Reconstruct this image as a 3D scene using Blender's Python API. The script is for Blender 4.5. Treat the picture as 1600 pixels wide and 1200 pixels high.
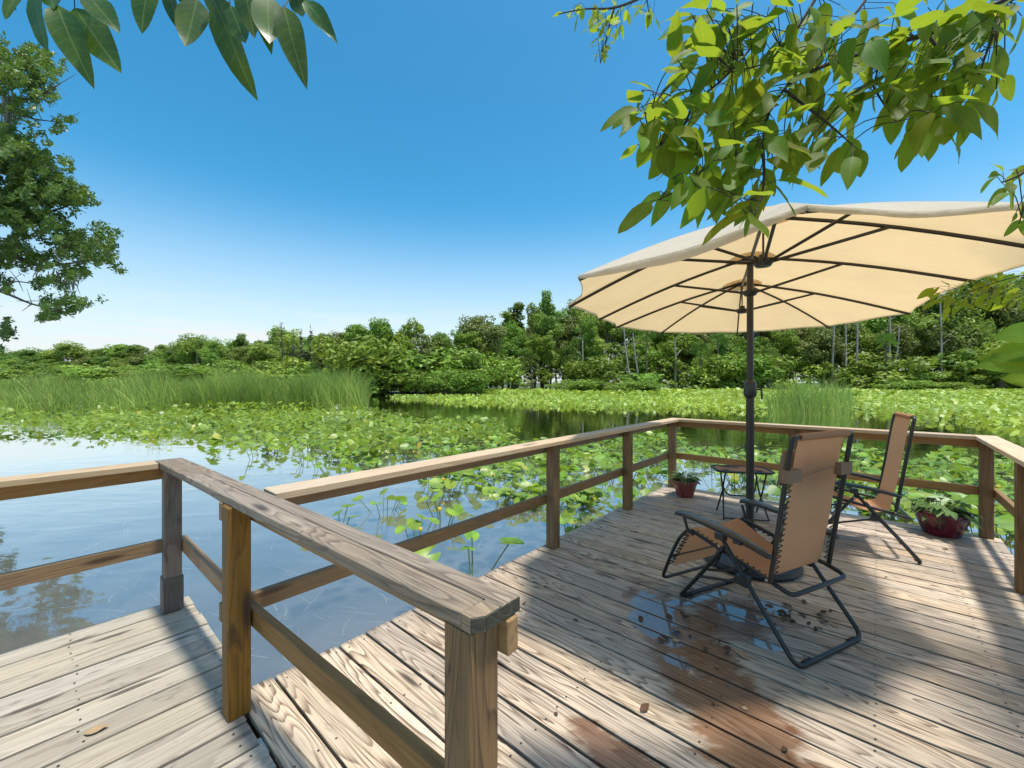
import bpy, bmesh, math, random
import numpy as np
from mathutils import Vector, Matrix
R = math.radians
random.seed(7); rng = np.random.default_rng(7)
S = bpy.context.scene
COL = S.collection
for o in list(bpy.data.objects): bpy.data.objects.remove(o)

# ------------------------------------------------------------------ camera, sky, sun
EYE = 1.63; F = 645.0; HY = 598.0
cam_d = bpy.data.cameras.new('camera'); cam = bpy.data.objects.new('camera', cam_d); COL.objects.link(cam)
cam.location = (0, 0, EYE); cam.rotation_euler = (R(90), 0, 0)
cam_d.sensor_width = 36; cam_d.lens = F/1600*36; cam_d.shift_y = -(600-HY)/1600
cam_d.clip_start = 0.05; cam_d.clip_end = 3000
S.camera = cam
SUN = Vector((.177, -.116, 1)).normalized()
w = bpy.data.worlds.new('World'); S.world = w; w.use_nodes = True
nt = w.node_tree; nt.nodes.clear()
sky = nt.nodes.new('ShaderNodeTexSky'); sky.sky_type = 'NISHITA'; sky.sun_disc = False
sky.sun_elevation = math.asin(SUN.z); sky.sun_rotation = math.atan2(SUN.x, SUN.y)
sky.altitude = 0; sky.air_density = 1.0; sky.dust_density = 1.2; sky.ozone_density = 1.0
hs = nt.nodes.new('ShaderNodeHueSaturation'); hs.inputs['Hue'].default_value = .477; hs.inputs['Saturation'].default_value = 1.3; hs.inputs['Value'].default_value = .95
bg = nt.nodes.new('ShaderNodeBackground'); bg.inputs['Strength'].default_value = 0.067
ow = nt.nodes.new('ShaderNodeOutputWorld')
gm = nt.nodes.new('ShaderNodeGamma'); gm.inputs['Gamma'].default_value = 1.25
nt.links.new(sky.outputs[0], gm.inputs['Color']); nt.links.new(gm.outputs[0], hs.inputs['Color']); # thin summer haze and low streaky cloud whitening the sky towards the horizon, all the way round
tcw = nt.nodes.new('ShaderNodeTexCoord'); sxyz = nt.nodes.new('ShaderNodeSeparateXYZ'); nt.links.new(tcw.outputs['Generated'], sxyz.inputs[0])
mr = nt.nodes.new('ShaderNodeMapRange'); mr.interpolation_type = 'SMOOTHSTEP'; mr.inputs[1].default_value = .40; mr.inputs[2].default_value = .0; mr.inputs[4].default_value = .78
nt.links.new(sxyz.outputs[2], mr.inputs[0])
mpw = nt.nodes.new('ShaderNodeMapping'); mpw.inputs['Scale'].default_value = (1.6, 1.6, 16); nt.links.new(tcw.outputs['Generated'], mpw.inputs[0])
cn = nt.nodes.new('ShaderNodeTexNoise'); cn.inputs['Scale'].default_value = 2.2; cn.inputs['Detail'].default_value = 5; nt.links.new(mpw.outputs[0], cn.inputs['Vector'])
cr_ = nt.nodes.new('ShaderNodeMapRange'); cr_.interpolation_type = 'SMOOTHSTEP'; cr_.inputs[1].default_value = .46; cr_.inputs[2].default_value = .66; nt.links.new(cn.outputs['Fac'], cr_.inputs[0])
lo = nt.nodes.new('ShaderNodeMapRange'); lo.interpolation_type = 'SMOOTHSTEP'; lo.inputs[1].default_value = .20; lo.inputs[2].default_value = .02; lo.inputs[4].default_value = .6; nt.links.new(sxyz.outputs[2], lo.inputs[0])
mlt = nt.nodes.new('ShaderNodeMath'); mlt.operation = 'MULTIPLY_ADD'; mlt.use_clamp = True
nt.links.new(cr_.outputs[0], mlt.inputs[0]); nt.links.new(lo.outputs[0], mlt.inputs[1]); nt.links.new(mr.outputs[0], mlt.inputs[2])
mx = nt.nodes.new('ShaderNodeMix'); mx.data_type = 'RGBA'; nt.links.new(mlt.outputs[0], mx.inputs[0]); nt.links.new(hs.outputs[0], mx.inputs[6]); mx.inputs[7].default_value = (5.9, 6.25, 6.45, 1)
nt.links.new(mx.outputs[2], bg.inputs['Color']); nt.links.new(bg.outputs[0], ow.inputs['Surface'])
sl = bpy.data.lights.new('sun', 'SUN'); sl.energy = 2.35; sl.angle = R(4.0); sl.color = (1, .96, .89)
so = bpy.data.objects.new('sun', sl); COL.objects.link(so); so.rotation_euler = SUN.to_track_quat('Z', 'Y').to_euler(); so.location = (0, 0, 30)
S.view_settings.view_transform = 'Standard'; S.view_settings.look = 'None'; S.view_settings.gamma = 1
S.view_settings.use_curve_mapping = False; S.view_settings.exposure = 1.16
S.render.engine = 'CYCLES'
S.cycles.transparent_max_bounces = 24; S.cycles.max_bounces = 8

WATER = -0.35
U = Vector((math.cos(R(48.6)), math.sin(R(48.6)), 0)); V = Vector((U.y, -U.x, 0))   # deck axes
def uv(u, v, z=0.0): return U*u + V*v + Vector((0, 0, z))
def onz(px, py, z):                    # the point of a horizontal level that the photograph shows at px, py
    Z = F*(EYE-z)/(py-HY); return Vector(((px-800)/F*Z, Z, z))
def atZ(px, py, Z): return Vector(((px-800)/F*Z, Z, EYE-(py-HY)/F*Z))

# ------------------------------------------------------------------ materials
class NT:
    def __init__(s, name):
        s.m = bpy.data.materials.new(name); s.m.use_nodes = True; s.t = s.m.node_tree; s.t.nodes.clear()
        s.out = s.n('OutputMaterial')
    def n(s, ty, **k):
        x = s.t.nodes.new('ShaderNode'+ty)
        for a, b in k.items(): setattr(x, a, b)
        return x
    def l(s, a, b): s.t.links.new(a, b)
    def put(s, sock, v):
        if hasattr(v, 'is_linked') or isinstance(v, bpy.types.NodeSocket): s.l(v, sock)
        else:
            if isinstance(v, tuple) and len(v) == 3 and sock.type == 'RGBA': v = v+(1,)
            sock.default_value = v
    def math(s, op, a, b=0.0, c=None, clamp=False):
        x = s.n('Math', operation=op); x.use_clamp = clamp
        s.put(x.inputs[0], a); s.put(x.inputs[1], b)
        if c is not None: s.put(x.inputs[2], c)
        return x.outputs[0]
    def vmath(s, op, a, b):
        x = s.n('VectorMath', operation=op); s.put(x.inputs[0], a); s.put(x.inputs[1], b); return x.outputs[0]
    def mix(s, f, a, b, mode='MIX'):
        x = s.n('Mix', data_type='RGBA', blend_type=mode); s.put(x.inputs[0], f); s.put(x.inputs[6], a); s.put(x.inputs[7], b); return x.outputs[2]
    def rampf(s, v, a, b):             # smoothstep
        x = s.n('MapRange', interpolation_type='SMOOTHSTEP'); s.put(x.inputs[0], v); x.inputs[1].default_value = a; x.inputs[2].default_value = b; return x.outputs[0]
    def noise(s, vec, scale, detail=3, rough=.5, dist=0):
        x = s.n('TexNoise'); s.put(x.inputs['Vector'], vec); x.inputs['Scale'].default_value = scale
        x.inputs['Detail'].default_value = detail; x.inputs['Roughness'].default_value = rough; x.inputs['Distortion'].default_value = dist
        return x.outputs['Fac']
    def scale(s, vec, sc):
        return s.vmath('MULTIPLY', vec, sc)
    def bsdf(s, color, rough=.6, normal=None, **k):
        p = s.n('BsdfPrincipled'); s.put(p.inputs['Base Color'], color); s.put(p.inputs['Roughness'], rough)
        if normal is not None: s.l(normal, p.inputs['Normal'])
        for a, b in k.items(): s.put(p.inputs[a.replace('_', ' ')], b)
        return p
    def bump(s, h, strength=.3, dist=.01):
        b = s.n('Bump'); b.inputs['Strength'].default_value = strength; b.inputs['Distance'].default_value = dist; s.l(h, b.inputs['Height']); return b.outputs[0]
    def fin(s, sh): s.l(sh, s.out.inputs['Surface']); return s.m

def wood(name, light, dark, grey=(.3, .27, .24), greyamt=.4, contrast=.75, rings=9, wet=False, stain=.35, zdark=None):
    N = NT(name)
    tc = N.n('TexCoord').outputs['Object']; oi = N.n('ObjectInfo').outputs['Random']
    cx = N.n('CombineXYZ'); N.l(N.math('MULTIPLY', oi, 37.0), cx.inputs[0]); N.l(N.math('MULTIPLY', oi, 91.0), cx.inputs[1]); N.l(N.math('MULTIPLY', oi, 53.0), cx.inputs[2])
    p = N.vmath('ADD', tc, cx.outputs[0])
    # growth rings: contour lines of a slow, stretched noise (cathedral grain), plus fine streaks
    n1 = N.noise(N.scale(p, (.55, 5.5, 5.5)), 1.0, 2.2, .5, .18)
    r = N.math('FRACT', N.math('MULTIPLY', n1, float(rings)*2.6))
    ring = N.math('POWER', r, 2.2)
    ring = N.math('MULTIPLY', ring, N.rampf(r, 1.0, .86))
    st = N.noise(N.scale(p, (3, 170, 170)), 1.0, 2, .6)
    fine = N.rampf(st, .35, .72)
    g = N.math('ADD', N.math('MULTIPLY', ring, .85*contrast), N.math('MULTIPLY', fine, .38*contrast), clamp=True)
    # knots
    vo = N.n('TexVoronoi'); vo.feature = 'F1'; N.l(N.scale(p, (1.1, 6.0, 6.0)), vo.inputs['Vector']); vo.inputs['Scale'].default_value = 1.0
    kn = N.rampf(vo.outputs['Distance'], .16, .07)
    base = N.mix(g, light, dark)
    bl = N.noise(N.scale(p, (1.2, 4, 4)), 1.3, 4, .6)
    base = N.mix(N.math('MULTIPLY', N.rampf(bl, .42, .68), greyamt), base, grey)
    tone = N.n('HueSaturation'); N.put(tone.inputs['Value'], N.math('ADD', N.math('MULTIPLY', oi, .34), .83)); N.put(tone.inputs['Saturation'], N.math('ADD', N.math('MULTIPLY', N.math('FRACT', N.math('MULTIPLY', oi, 7.3)), .3), .95)); N.l(base, tone.inputs['Color'])
    base = tone.outputs[0]
    bl2 = N.noise(N.scale(p, (2.2, 7, 7)), 2.0, 5, .7)
    base = N.mix(N.math('MULTIPLY', N.rampf(bl2, .56, .72), stain), base, tuple(c*.25 for c in dark))
    base = N.mix(N.math('MULTIPLY', kn, .85), base, tuple(c*.35 for c in dark))
    rough = N.math('ADD', N.math('MULTIPLY', st, .25), .52)
    h = N.math('SUBTRACT', 1.0, g)
    nrm = N.bump(h, .55, .004)
    if zdark is not None:   # mildew near a post's head and foot, as painted in by the weather
        pass
    if wet:
        pos = N.n('NewGeometry').outputs['Position']
        sep = N.n('SeparateXYZ'); N.l(pos, sep.inputs[0])
        mpg = N.n('Mapping'); mpg.inputs['Rotation'].default_value = (0, 0, R(41.4)); mpg.inputs['Scale'].default_value = (1.0, 3.2, 1); N.l(pos, mpg.inputs[0]); ns = N.noise(mpg.outputs[0], 3.2, 6, .62, .3)
        def blob(cx_, cy_, ang, a, b):
            ca, sa = math.cos(ang), math.sin(ang)
            dx = N.math('SUBTRACT', sep.outputs[0], cx_); dy = N.math('SUBTRACT', sep.outputs[1], cy_)
            x1 = N.math('ADD', N.math('MULTIPLY', dx, ca/a), N.math('MULTIPLY', dy, sa/a))
            y1 = N.math('ADD', N.math('MULTIPLY', dx, -sa/b), N.math('MULTIPLY', dy, ca/b))
            return N.math('SUBTRACT', 1.0, N.math('SQRT', N.math('ADD', N.math('MULTIPLY', x1, x1), N.math('MULTIPLY', y1, y1))))
        m = None
        # damp trail under the chair and towards the camera, then the standing film
        for q in ((1.08, 2.2, R(90), 1.35, .30), (1.5, 2.85, R(20), .5, .26), (1.08, 1.6, R(90), 1.0, .22), (.50, 1.75, R(130), .35, .12)):
            b_ = blob(*q); m = b_ if m is None else N.math('MAXIMUM', m, b_)
        damp = N.rampf(N.math('ADD', m, N.math('MULTIPLY', N.math('SUBTRACT', ns, .5), 1.5)), .0, .34)
        m2 = None
        for q in ((1.02, 2.86, R(100), .42, .19), (1.87, 3.02, R(100), .16, .10), (1.62, 2.88, R(140), .20, .09), (1.45, 3.15, R(20), .30, .07), (1.58, 2.56, R(150), .12, .05), (.98, 2.4, R(130), .14, .06)):
            b_ = blob(*q); m2 = b_ if m2 is None else N.math('MAXIMUM', m2, b_)
        pud = N.rampf(N.math('ADD', m2, N.math('MULTIPLY', N.math('SUBTRACT', ns, .5), 2.6)), .10, .16)
        wetc = N.mix(.75, base, (.20, .085, .03), 'MULTIPLY')
        wetc = N.mix(.6, wetc, (.19, .072, .022))
        base = N.mix(N.math('MULTIPLY', damp, .85), base, wetc)
        rough = N.mix(damp, rough, (.22, .22, .22)); rough = N.mix(pud, rough, (.03, .03, .03))
        base = N.mix(N.math('MULTIPLY', pud, .6), base, (.22, .19, .17))
        cb = N.n('Bump'); N.put(cb.inputs['Strength'], N.math('MULTIPLY', N.math('SUBTRACT', 1.0, pud), .55)); cb.inputs['Distance'].default_value = .004; N.l(h, cb.inputs['Height'])
        P = N.bsdf(base, rough, cb.outputs[0]); N.put(P.inputs['Specular IOR Level'], N.math('ADD', N.math('MULTIPLY', pud, .5), .45))
        N.put(P.inputs['Coat Weight'], N.math('MULTIPLY', pud, .28)); P.inputs['Coat Roughness'].default_value = .02; P.inputs['Coat IOR'].default_value = 1.6
        return N.fin(P.outputs[0])
    sp_n = N.noise(N.scale(p, (1.5, 260, 60)), 1.0, 3, .7); base = N.mix(N.math('MULTIPLY', N.rampf(sp_n, .70, .76), .7), base, tuple(c*.2 for c in dark))
    P = N.bsdf(base, rough, nrm)
    return N.fin(P.outputs[0])

M = {}
M['deck'] = wood('deck_wood', (.65, .525, .39), (.085, .05, .03), (.36, .31, .245), .5, 1.1, 9, wet=True)
M['walk'] = wood('walkway_wood', (.44, .385, .30), (.13, .095, .065), (.31, .28, .22), .6, .65, 6, stain=.6)
M['rail'] = wood('rail_wood', (.31, .19, .09), (.14, .07, .03), (.18, .14, .09), .4, .6, 5, stain=.3)
M['post'] = wood('post_wood', (.24, .135, .05), (.075, .038, .016), (.085, .075, .04), .4, .8, 6, stain=.7)
M['post2'] = wood('end_post_wood', (.21, .115, .04), (.055, .028, .012), (.10, .075, .03), .25, 1.0, 7, stain=.6)
M['oldpost'] = wood('old_post_wood', (.19, .15, .12), (.07, .045, .035), (.07, .075, .065), .7, .8, 6, stain=.6)
M['cap'] = wood('cap_wood', (.32, .25, .175), (.075, .05, .034), (.20, .17, .13), .6, 1.0, 12, stain=.35)
M['captan'] = wood('cap_tan_wood', (.55, .42, .28), (.30, .19, .11), (.45, .40, .33), .4, .45, 4, stain=.15)
M['endgrain'] = wood('end_grain', (.07, .065, .045), (.02, .02, .015), (.04, .04, .03), .5, .8, 6)
M['joist'] = wood('joist_wood', (.16, .12, .08), (.08, .05, .03), (.08, .08, .06), .5, .5, 4)

def plain(name, col, rough=.5, metallic=0, bumpy=0, var=.15, scale=30, **k):
    N = NT(name); tc = N.n('TexCoord').outputs['Object']; n = N.noise(tc, scale, 4, .6)
    c = N.mix(N.math('MULTIPLY', N.rampf(n, .3, .7), var), col, tuple(x*.45 for x in col))
    P = N.bsdf(c, rough, N.bump(n, bumpy, .002) if bumpy else None, Metallic=metallic, **k)
    return N.fin(P.outputs[0])
M['metal'] = plain('black_powdercoat', (.018, .02, .019), .33, 0, .05, .4, 60)
M['bronze'] = plain('umbrella_frame', (.022, .02, .018), .35, .0, 0, .3, 20)
M['rubber'] = plain('rubber', (.012, .012, .012), .7)
M['plastic'] = plain('arm_plastic', (.02, .024, .024), .3, 0, .1, .3, 90)
M['lace'] = plain('bungee_cord', (.02, .02, .02), .6)
M['steel'] = plain('rivet_steel', (.5, .5, .5), .3, 1.0)
M['base'] = plain('base_plastic', (.014, .015, .016), .4, 0, .2, .3, 15)
M['soil'] = plain('soil', (.035, .022, .014), .95, 0, .8, .5, 40)
M['screw'] = plain('screw', (.03, .025, .02), .5)
M['deadleaf'] = plain('dead_leaf', (.10, .045, .02), .8, 0, .2, .6, 12)
M['paleleaf'] = plain('pale_dead_leaf', (.42, .28, .14), .7, 0, .2, .6, 12)
M['trunk'] = plain('bark', (.16, .13, .10), .9, 0, .8, .7, 6)
M['paletrunk'] = plain('pale_bark', (.42, .38, .32), .9, 0, .6, .6, 3)
M['twig'] = plain('twig', (.045, .035, .02), .8)
M['flower'] = plain('yellow_flower', (.75, .5, .03), .5)
M['moss'] = plain('spanish_moss', (.22, .23, .19), .95)

def fabric(name, col, trans, mixf, weave=900, alpha=0.0):
    N = NT(name); tc = N.n('TexCoord').outputs['Object']
    a = N.n('TexWave', wave_type='BANDS', bands_direction='X'); N.l(tc, a.inputs[0]); a.inputs['Scale'].default_value = weave/6.3
    n = N.noise(tc, 2.2, 5, .6)
    c = N.mix(N.math('MULTIPLY', N.rampf(n, .4, .75), .32), col, tuple(x*.6 for x in col))
    D = N.bsdf(c, .75, N.bump(N.noise(N.scale(tc, (1, 1, 1)), 3.2, 5, .6, 1.2), .7, .035), Specular_IOR_Level=.2)
    T = N.n('BsdfTranslucent'); N.put(T.inputs['Color'], N.mix(N.math('MULTIPLY', N.rampf(N.noise(tc, 1.3, 5, .65, 1.0), .35, .75), .35), trans, tuple(x*.72 for x in trans)))
    X = N.n('MixShader'); X.inputs[0].default_value = mixf; N.l(D.outputs[0], X.inputs[1]); N.l(T.outputs[0], X.inputs[2])
    return N.fin(X.outputs[0])
M['canopy'] = fabric('canopy_fabric', (.78, .73, .61), (.80, .56, .27), .50)
M['sling'] = fabric('sling_fabric', (.57, .33, .19), (.70, .36, .18), .45)
M['pillow'] = fabric('pillow_fabric', (.27, .175, .11), (.2, .12, .07), .1)

def leafmat(name, c1, c2, trans, rough=.4, tr=.35, spec=.5, objvar=.35, hue=.03, clump=0, yellow=None, yamt=0.0, gvar=.55, veins=False):
    N = NT(name)
    ri = N.n('NewGeometry').outputs['Random Per Island']; oi = N.n('ObjectInfo').outputs['Random']
    tc = N.n('TexCoord').outputs['Object']
    f = ri
    if clump:
        f = N.math('ADD', N.math('MULTIPLY', ri, 1-gvar), N.math('MULTIPLY', N.rampf(N.noise(tc, clump, 3, .6), .32, .68), gvar))
    c = N.mix(f, c1, c2)
    if yellow:
        c = N.mix(N.math('MULTIPLY', N.rampf(N.math('FRACT', N.math('MULTIPLY', N.math('ADD', ri, oi), 13.7)), 1-yamt, 1-yamt+.08), .8), c, yellow)
    h = N.n('HueSaturation'); N.l(c, h.inputs['Color'])
    N.put(h.inputs['Value'], N.math('ADD', N.math('MULTIPLY', oi, objvar*2), 1-objvar))
    N.put(h.inputs['Hue'], N.math('ADD', N.math('MULTIPLY', N.math('FRACT', N.math('MULTIPLY', oi, 5.7)), hue*2), .5-hue))
    c = h.outputs[0]
    if veins:          # pale midrib and side veins, holes and brown spots
        sx = N.n('SeparateXYZ'); N.l(tc, sx.inputs[0]); ay = N.math('ABSOLUTE', sx.outputs[1])
        mid = N.rampf(ay, .014, .004)
        fr = N.math('FRACT', N.math('MULTIPLY', N.math('SUBTRACT', sx.outputs[0], N.math('MULTIPLY', ay, .8)), 8.0))
        sd = N.math('MULTIPLY', N.rampf(N.math('ABSOLUTE', N.math('SUBTRACT', fr, .5)), .07, .02), .5)
        vn = N.math('MAXIMUM', mid, sd)
        ov = N.vmath('ADD', tc, N.vmath('MULTIPLY', oi, (31.0, 17.0, 5.0)))
        nz = N.noise(ov, 3.0, 4, .6)
        c = N.mix(N.math('MULTIPLY', N.rampf(nz, .35, .7), .5), c, N.mix(.5, c, (.22, .26, .02)))
        c = N.mix(N.math('MULTIPLY', vn, .35), c, (.30, .38, .10))
        c = N.mix(N.math('MULTIPLY', N.rampf(N.noise(ov, 9.0, 2, .5), .70, .76), .85), c, (.07, .04, .015))
    D = N.bsdf(c, rough, None, Specular_IOR_Level=spec)
    T = N.n('BsdfTranslucent'); N.put(T.inputs['Color'], N.mix(.6, c, trans))
    X = N.n('MixShader'); X.inputs[0].default_value = tr; N.l(D.outputs[0], X.inputs[1]); N.l(T.outputs[0], X.inputs[2])
    return N.fin(X.outputs[0])
M['lily'] = leafmat('lily_leaf', (.045, .125, .014), (.30, .45, .045), (.38, .54, .03), .42, .3, .5, .2, .02, .5, (.45, .42, .06), .07)
M['lilyfar'] = leafmat('lily_leaf_far', (.12, .23, .02), (.38, .50, .035), (.42, .55, .03), .5, .25, .6, .1, .01, .09, (.55, .5, .10), .06)
M['reed'] = leafmat('reed_blade', (.03, .09, .012), (.42, .56, .11), (.36, .5, .06), .5, .35, .3, .1, .01, .25, (.34, .25, .14), .09)
M['bigleaf'] = leafmat('broad_leaf', (.04, .12, .012), (.17, .30, .025), (.50, .60, .03), .55, .55, .22, .5, .025, 0, (.34, .24, .03), .07, veins=True)
M['shadedleaf'] = leafmat('painted_shade_leaf', (.02, .07, .012), (.06, .13, .018), (.10, .20, .015), .35, .3, .4, .3, .015, 0, (.20, .12, .02), .05, veins=True)  # shade on the backlit top-left leaves, put into a darker leaf colour
M['crown'] = leafmat('crown_foliage', (.06, .14, .022), (.33, .46, .075), (.34, .48, .05), .5, .36, .35, .4, .03, .45)
M['crownbright'] = leafmat('bright_foliage', (.10, .19, .02), (.26, .38, .045), (.3, .42, .04), .5, .25, .3, .2, .02, .5)
M['olive'] = leafmat('olive_foliage', (.10, .14, .03), (.25, .28, .06), (.25, .28, .05), .5, .25, .3, .2, .02, .5)
M['oak'] = leafmat('oak_foliage', (.028, .075, .016), (.15, .24, .04), (.2, .3, .03), .45, .3, .4, .1, .01, .45)
M['hosta'] = leafmat('hosta_leaf', (.04, .11, .025), (.17, .25, .08), (.2, .3, .07), .65, .2, .2, .2, .02)
M['eelgrass'] = plain('eelgrass', (.42, .42, .30), .6)

def petal_pot(name, c1, c2):
    N = NT(name); tc = N.n('TexCoord').outputs['Object']
    n = N.noise(N.scale(tc, (8, 8, 3)), 1.5, 4, .6, 1.0)
    return N.fin(N.bsdf(N.mix(N.rampf(n, .35, .65), c1, c2), .22, N.bump(n, .15, .01)).outputs[0])
M['pot'] = petal_pot('red_pot', (.24, .055, .045), (.14, .03, .03))
M['pot2'] = petal_pot('maroon_pot', (.12, .010, .022), (.03, .006, .012))

# water: clear surface over a pale bed
N = NT('water'); pos = N.n('NewGeometry').outputs['Position']
n1 = N.noise(N.scale(pos, (1, 2.2, 1)), .9, 2, .5, .5); n2 = N.noise(N.scale(pos, (1, 2.6, 1)), 6.0, 3, .55, .4); n3 = N.noise(pos, .07, 2, .5)
h = N.math('ADD', N.math('MULTIPLY', n1, 1.0), N.math('MULTIPLY', N.math('MULTIPLY', n2, .10), N.rampf(n3, .3, .75)))
nb = N.bump(h, .15, .045)
G = N.n('BsdfGlossy'); G.inputs['Roughness'].default_value = .02; N.l(nb, G.inputs['Normal']); G.inputs['Color'].default_value = (.98, .96, .93, 1)
T = N.n('BsdfTransparent'); T.inputs['Color'].default_value = (.80, .83, .84, 1)
Dm = N.n('BsdfDiffuse'); Dm.inputs['Color'].default_value = (.34, .33, .30, 1); Tm = N.n('MixShader'); Tm.inputs[0].default_value = .26; N.l(T.outputs[0], Tm.inputs[1]); N.l(Dm.outputs[0], Tm.inputs[2])
fr = N.n('Fresnel'); fr.inputs['IOR'].default_value = 1.45; N.l(nb, fr.inputs['Normal'])
X = N.n('MixShader'); N.put(X.inputs[0], N.math('MULTIPLY_ADD', fr.outputs[0], 1.7, .17, clamp=True)); N.l(Tm.outputs[0], X.inputs[1]); N.l(G.outputs[0], X.inputs[2])
M['water'] = N.fin(X.outputs[0])
N = NT('lake_bed'); pos = N.n('NewGeometry').outputs['Position']; n = N.noise(pos, .8, 6, .6, .5)
sp = N.n('SeparateXYZ'); N.l(pos, sp.inputs[0])
bed = N.mix(N.rampf(n, .35, .7), (.24, .225, .20), (.10, .10, .085))
land = N.mix(N.rampf(N.noise(pos, .5, 5, .6), .35, .65), (.03, .05, .012), (.09, .12, .03))
P = N.bsdf(N.mix(N.rampf(sp.outputs[2], -.42, -.33), bed, land), .9, N.bump(n, .5, .1))
M['ground'] = N.fin(P.outputs[0])

# ------------------------------------------------------------------ object helpers
WM = {}
def wm(o): return WM.get(o.name, Matrix.Identity(4))
def link(o): COL.objects.link(o); return o
def empty(name, loc, rz=0.0, label=None, cat=None, group=None):
    o = link(bpy.data.objects.new(name, None)); o.location = loc; o.rotation_euler = (0, 0, rz); o.empty_display_size = .1
    WM[o.name] = Matrix.Translation(Vector(loc)) @ Matrix.Rotation(rz, 4, 'Z')
    tag(o, label, cat, group); return o
def tag(o, label=None, cat=None, group=None, kind=None):
    if label: o['label'] = label
    if cat: o['category'] = cat
    if group: o['group'] = group
    if kind: o['kind'] = kind
    return o
def place(name, mesh, parent=None, Mw=None, mat=None):
    """link a mesh; Mw is its world matrix, turned into one relative to the parent"""
    o = link(bpy.data.objects.new(name, mesh)); Mw = Mw or Matrix.Identity(4)
    if mat and not mesh.materials: mesh.materials.append(mat)
    WM[o.name] = Mw
    if parent:
        o.parent = parent; o.matrix_local = wm(parent).inverted() @ Mw
    else: o.matrix_local = Mw
    return o
def placel(name, mesh, parent, Ml=None, mat=None):     # matrix given in the parent's own frame
    return place(name, mesh, parent, wm(parent) @ (Ml or Matrix.Identity(4)), mat)
def copy_tree(o, parent=None, loc=None, rz=None, sc=None, **props):
    c = link(o.copy()); c.parent = parent
    if loc is not None: c.location = loc
    if rz is not None: c.rotation_euler = (0, 0, rz)
    if sc is not None: c.scale = (sc, sc, sc) if not hasattr(sc, '__len__') else sc
    for k, v in props.items(): c[k] = v
    for ch in [x for x in KIDS.get(o.name, [])]:
        cc = link(ch.copy()); cc.parent = c
        for g in KIDS.get(ch.name, []):
            gg = link(g.copy()); gg.parent = cc
    return c
KIDS = {}
def kids_index(root):
    def rec(o):
        KIDS[o.name] = [x for x in ALLCH.get(o.name, [])]
        for x in KIDS[o.name]: rec(x)
    ALLCH = {}
    for x in COL.objects:
        if x.parent: ALLCH.setdefault(x.parent.name, []).append(x)
    rec(root)
def pyd(name, vs, fs, smooth=False):
    m = bpy.data.meshes.new(name); m.from_pydata([tuple(v) for v in vs], [], fs); m.update()
    if smooth: m.shade_smooth()
    return m
def fast(name, V_, F_, smooth=False):
    """numpy mesh: V_ (n,3), F_ (m,k) all faces with k corners"""
    m = bpy.data.meshes.new(name); V_ = np.asarray(V_, dtype=np.float32); F_ = np.asarray(F_, dtype=np.int32)
    m.vertices.add(len(V_)); m.vertices.foreach_set('co', V_.ravel())
    k = F_.shape[1]; m.loops.add(F_.size); m.loops.foreach_set('vertex_index', F_.ravel())
    m.polygons.add(len(F_)); m.polygons.foreach_set('loop_start', np.arange(0, F_.size, k, dtype=np.int32))
    m.update(calc_edges=True)
    if smooth: m.shade_smooth()
    return m
def boxmesh(lx, ly, lz, bev=.004, name='box', seg=1, taper=None):
    bm = bmesh.new(); bmesh.ops.create_cube(bm, size=1)
    for v in bm.verts: v.co = Vector((v.co.x*lx, v.co.y*ly, v.co.z*lz))
    if bev: bmesh.ops.bevel(bm, geom=bm.edges[:], offset=bev, segments=seg, affect='EDGES', profile=.6)
    m = bpy.data.meshes.new(name); bm.to_mesh(m); bm.free(); return m
def axes(o, x, z):
    x = x.normalized(); y = z.cross(x).normalized(); z = x.cross(y)
    return Matrix(((x.x, y.x, z.x, o.x), (x.y, y.y, z.y, o.y), (x.z, y.z, z.z, o.z), (0, 0, 0, 1)))
def beam(name, p0, p1, wy, tz, mat, parent, up=Vector((0, 0, 1)), bev=.004):
    d = p1-p0
    m = boxmesh(d.length, wy, tz, bev, name)
    return place(name, m, parent, axes((p0+p1)/2, d, up), mat)
def prism(poly, z0, z1, mtx, bev=.004, name='board'):
    """polygon (world xy) extruded z0..z1 and expressed in the frame mtx"""
    inv = mtx.inverted(); bm = bmesh.new()
    a = [bm.verts.new(inv @ Vector((p[0], p[1], z0))) for p in poly]; b = [bm.verts.new(inv @ Vector((p[0], p[1], z1))) for p in poly]
    n = len(poly); bm.faces.new(a[::-1]); bm.faces.new(b)
    for i in range(n): bm.faces.new((a[i], a[(i+1) % n], b[(i+1) % n], b[i]))
    bmesh.ops.recalc_face_normals(bm, faces=bm.faces)
    if bev: bmesh.ops.bevel(bm, geom=bm.edges[:], offset=bev, segments=2, affect='EDGES', profile=.6)
    m = bpy.data.meshes.new(name); bm.to_mesh(m); bm.free(); return m
def clip(poly, p, n):
    """keep the part of poly where (x-p).n <= 0"""
    out = []
    for i in range(len(poly)):
        a, b = poly[i], poly[(i+1) % len(poly)]
        da = (a[0]-p[0])*n[0]+(a[1]-p[1])*n[1]; db = (b[0]-p[0])*n[0]+(b[1]-p[1])*n[1]
        if da <= 0: out.append(a)
        if (da < 0 < db) or (db < 0 < da):
            t = da/(da-db); out.append((a[0]+(b[0]-a[0])*t, a[1]+(b[1]-a[1])*t))
    return out
def smoothpath(pts, n=6):
    P = [Vector(p) for p in pts]; out = []
    for i in range(len(P)-1):
        p0 = P[max(i-1, 0)]; p1 = P[i]; p2 = P[i+1]; p3 = P[min(i+2, len(P)-1)]
        for k in range(n):
            t = k/n
            out.append(.5*((2*p1)+(-p0+p2)*t+(2*p0-5*p1+4*p2-p3)*t*t+(-p0+3*p1-3*p2+p3)*t**3))
    out.append(P[-1]); return out
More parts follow.
